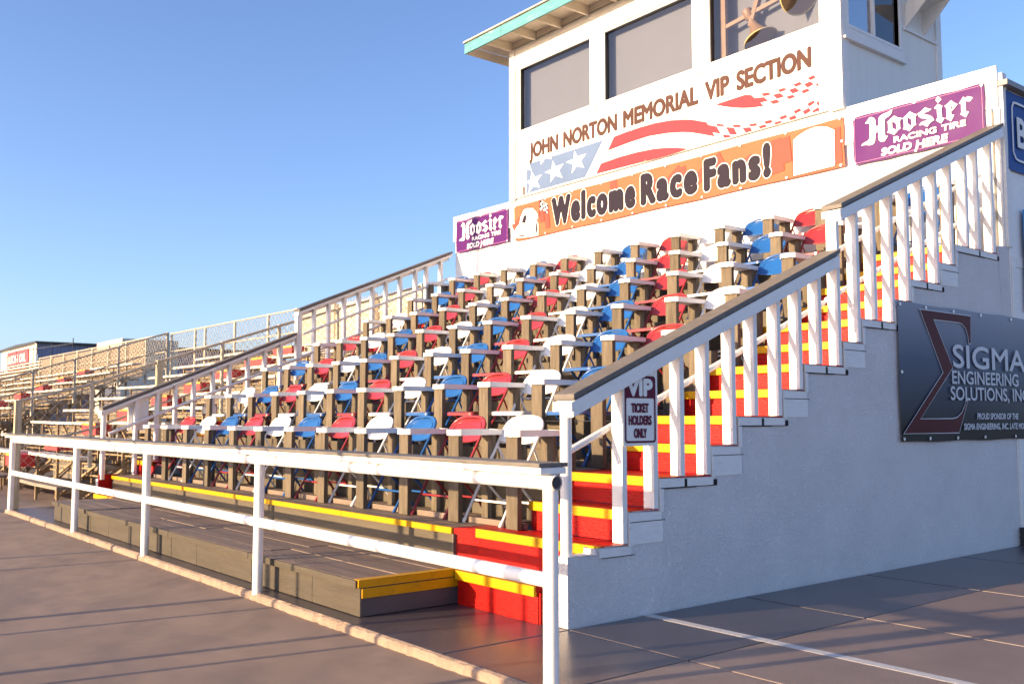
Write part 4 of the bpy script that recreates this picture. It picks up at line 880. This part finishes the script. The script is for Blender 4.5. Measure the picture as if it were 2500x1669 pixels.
# ================================================================== bleachers
def bleacher(label, x0, x1, y0, z0, rows, aisle, seed, pitch=.6, rise=.25):
    t = thing('bleacher', label, 'bleachers'); rng = random.Random(seed); pr = []
    for k in range(rows):
        y = y0+k*pitch; z = z0+k*rise
        segs = [(x0, x1)] if aisle is None else [(x0, aisle-.46), (aisle+.46, x1)]
        for s0, s1 in segs:
            def plank(name, ya, yb, z1, m):
                b = MB(); n = max(2, int((s1-s0)/1.6)); L0 = s0+rng.uniform(-.25,.1); L1 = s1+rng.uniform(-.15,.12); vs = []
                for i in range(n+1):
                    x = L0+(L1-L0)*i/n; dz = rng.uniform(-.016,.016)
                    vs += [(x,ya,z1-.045+dz),(x,yb,z1-.045+dz),(x,yb,z1+dz),(x,ya,z1+dz)]
                fs = [(i*4+q,(i+1)*4+q,(i+1)*4+(q+1)%4,i*4+(q+1)%4) for i in range(n) for q in range(4)]+[(0,1,2,3),(n*4,n*4+3,n*4+2,n*4+1)]
                b.add(vs, fs); return b.build(name, m, t)
            plank('seat_plank', y-.13, y+.13, z, m_plank)
            plank('foot_plank', y-.42, y-.16, z-.38, m_foot)
            b = MB()
            for q in range(3):
                zz = z-.10-.085*q; pts = []
                nn = int((s1-s0)/.8)+1
                for i in range(nn+1): pts.append((s0+(s1-s0)*i/nn, y+.12+.02*q, zz+rng.uniform(-.012,.012)))
                for p, q2 in zip(pts, pts[1:]): b.bar(p, q2, .014, .02)
            b.build('guard_wires', m_steel, t)
            if rng.random() < .75: boxm('riser_board', s0+rng.uniform(0,1.5), s1-rng.uniform(0,1.5), y+.16, y+.18, z-.37, z-.1, m_brise, t)
        if aisle is not None:
            for hz in (0,):
                zz = z-.03; yy = y-.32
                s_ = boxm('step', aisle-.42, aisle+.42, yy, yy+.27, zz-.2, zz, m_bred, t); boxm('nosing', aisle-.42, aisle+.42, yy-.008, yy+.03, zz-.03, zz+.004, m_byel, s_)
    x = x0+.4
    while x < x1:
        b = MB()
        for k in range(rows):
            y = y0+k*pitch; z = z0+k*rise
            b.bar((x,y,-.1),(x,y,z-.05),.038,.038,(0,1,0)); b.bar((x,y-.3,z-.43),(x,y+.35,z-.43),.035,.045); b.bar((x,y-.29,max(-.1,z-.9)),(x,y-.29,z-.43),.035,.035,(0,1,0))
            if k: b.bar((x,y-pitch,max(-.05,z-rise-.8)),(x,y,z-.42),.035,.035)
        b.bar((x,y0-.35,-.1),(x,y0+(rows-1)*pitch,-.02),.05); b.bar((x,y0,.1),(x+.0,y0+(rows-1)*pitch,z0+(rows-1)*rise-.9),.04)
        b.build('frame', m_steel, t)
        b = MB(); b.bar((x,y0+.1,.05),(x+1.7,y0+.1,z0-.1),.03); b.bar((x+1.7,y0+1.3,.05),(x,y0+1.3,z0+.4),.03); b.build('cross_brace', m_steel, t)
        x += 1.25
    return settle(t, ((x0+x1)/2, y0, 0))
bleacher('near weathered plank bleachers with red aisle steps left of the grandstand', -18.6, -10.35, .15, .62, 9, -13.6, 1)
bleacher('far weathered plank bleachers with red aisle steps at the left edge', -37.4, -23.6, .15, .72, 9, -28, 2)
bleacher('farthest bleachers on dark steel below the shed with the red sign', -54, -40, 3.5, 2.0, 8, None, 3, .6, .28)

# ================================================================== metal shed with the red sign
sh = thing('metal_shed', 'cream corrugated metal shed with its shaded side coloured blue beyond the far bleachers', 'shed')
SX0, SX1, SYF, SZ = -68.2, -58.1, 10.0, 5.62
def corrug(name, p0, p1, z0, z1, nrm, m, pitch=.45):
    p0 = Vector(p0); p1 = Vector(p1); L_ = (p1-p0).length; d = (p1-p0)/L_; nv = Vector(nrm); n = int(L_/pitch); b = MB(); vs = []
    for i in range(n):
        for f_, h in ((0,0),(.55,0),(.65,.05),(.9,.05)): vs.append(p0+d*(i+f_)*pitch+nv*h)
    q = len(vs); b.add([(v.x,v.y,z0) for v in vs]+[(v.x,v.y,z1) for v in vs], [(i,i+1,q+i+1,q+i) for i in range(q-1)]); return b.build(name, m, sh)
corrug('front_wall', (SX0,SYF,0), (SX1,SYF,0), 0, SZ, (0,-1,0), m_shedw, .7)
YE = 26
corrug('side_wall', (SX1,SYF,0), (SX1,YE,0), 0, SZ, (1,0,0), m_shedb, .42)
boxm('back_wall', SX0, SX1-.1, YE-.1, YE, 0, SZ, m_shedb, sh)
b = MB(); b.prism([(SX0-.3,SZ),(SX1+.25,SZ),(SX1+.25,SZ+.13),((SX0+SX1)/2,SZ+.2),(SX0-.3,SZ+.1)], lambda u,v,t:(u,t,v), SYF-.2, YE+.1); b.build('roof', m_blk, sh)
b = MB(); b.box(SX1-.3,SX1+.12,SYF-.12,SYF-.06,0,SZ); b.build('corner_trim', m_shedw, sh); boxm('gate_post', SX1+.06, SX1+.2, 17.2, 17.7, 0, SZ, m_blk, sh)
settle(sh, ((SX0+SX1)/2, 18, 0))
ls = thing('red_sign', 'red sign with white slanted lettering on the front of the cream shed', 'sign')
boxm('sheet', -65.9, -60.0, SYF-.12, SYF-.09, 4.2, 5.44, mat('red_sign_face', (.62,.05,.06), .5, .1), ls)
b = MB(); fn = FY_(SYF-.13); add_text(b, 'LUCAS', -65.55, -62.75, 4.68, 5.2, fn, .022, .12, 1.1); add_text(b, 'OIL', -62.3, -60.65, 4.68, 5.2, fn, .022, .12, 1.1); add_text(b, 'www.lucasoil.com', -65.4, -60.6, 4.36, 4.52, fn, .015, .1)
b.build('lettering', m_white, ls); settle(ls, (-63,SYF-.1,4.2))
rl = MB()
for i in range(4): rl.bar((-56.8+i*4,8.6,3),(-56.8+i*4,8.6,5.0),.035)
rl.bar((-60,8.6,4.75),(-56.8,8.6,5.02),.03); rl.bar((-56.8,8.6,5.02),(-44.8,8.6,4.75),.03)
tag(settle(rl.build('dark_railing', m_blk), (-52,8.6,3)), 'dark pipe railing in front of the shed at the left edge', 'railing')
bx = boxm('white_cabin', -53.2, -48.6, 12, 15, 0, 5.42, m_shedw); tag(settle(bx, (-51,13.5,0)), 'small white cabin roof peeking over the far bleacher fence', 'cabin')

# ================================================================== trackside posts behind the viewer (cast the streaks of shade)
pp = None
for x, y, h, r_ in [(-9.6,-4.6,1.75,.03),(-9.0,-5.2,1.8,.025),(-6.4,-4.8,1.8,.03),(-5.65,-4.8,1.8,.025),(-3.45,-5.0,1.8,.04),(-3.1,-5.4,1.7,.02),(-2.05,-5.2,1.75,.03),(-1.6,-4.7,1.7,.02),(-.75,-4.9,1.6,.028),(-.55,-5.2,1.3,.07)]:
    b = MB(); b.tube([(0,0,-.1),(0,0,h)], r_, 10); o = b.build('trackside_post', m_galv); o.location = (x,y,0)
    tag(o, 'plain steel post beside the track behind the viewer', 'post', 'steel posts beside the track')
b = MB(); b.tube([(0,0,-.1),(0,0,9)], [.13,.09], 12); o = b.build('light_pole', m_galv); o.location = (-12.75,-10,0); tag(o, 'tall steel light pole across the track behind the viewer', 'pole')
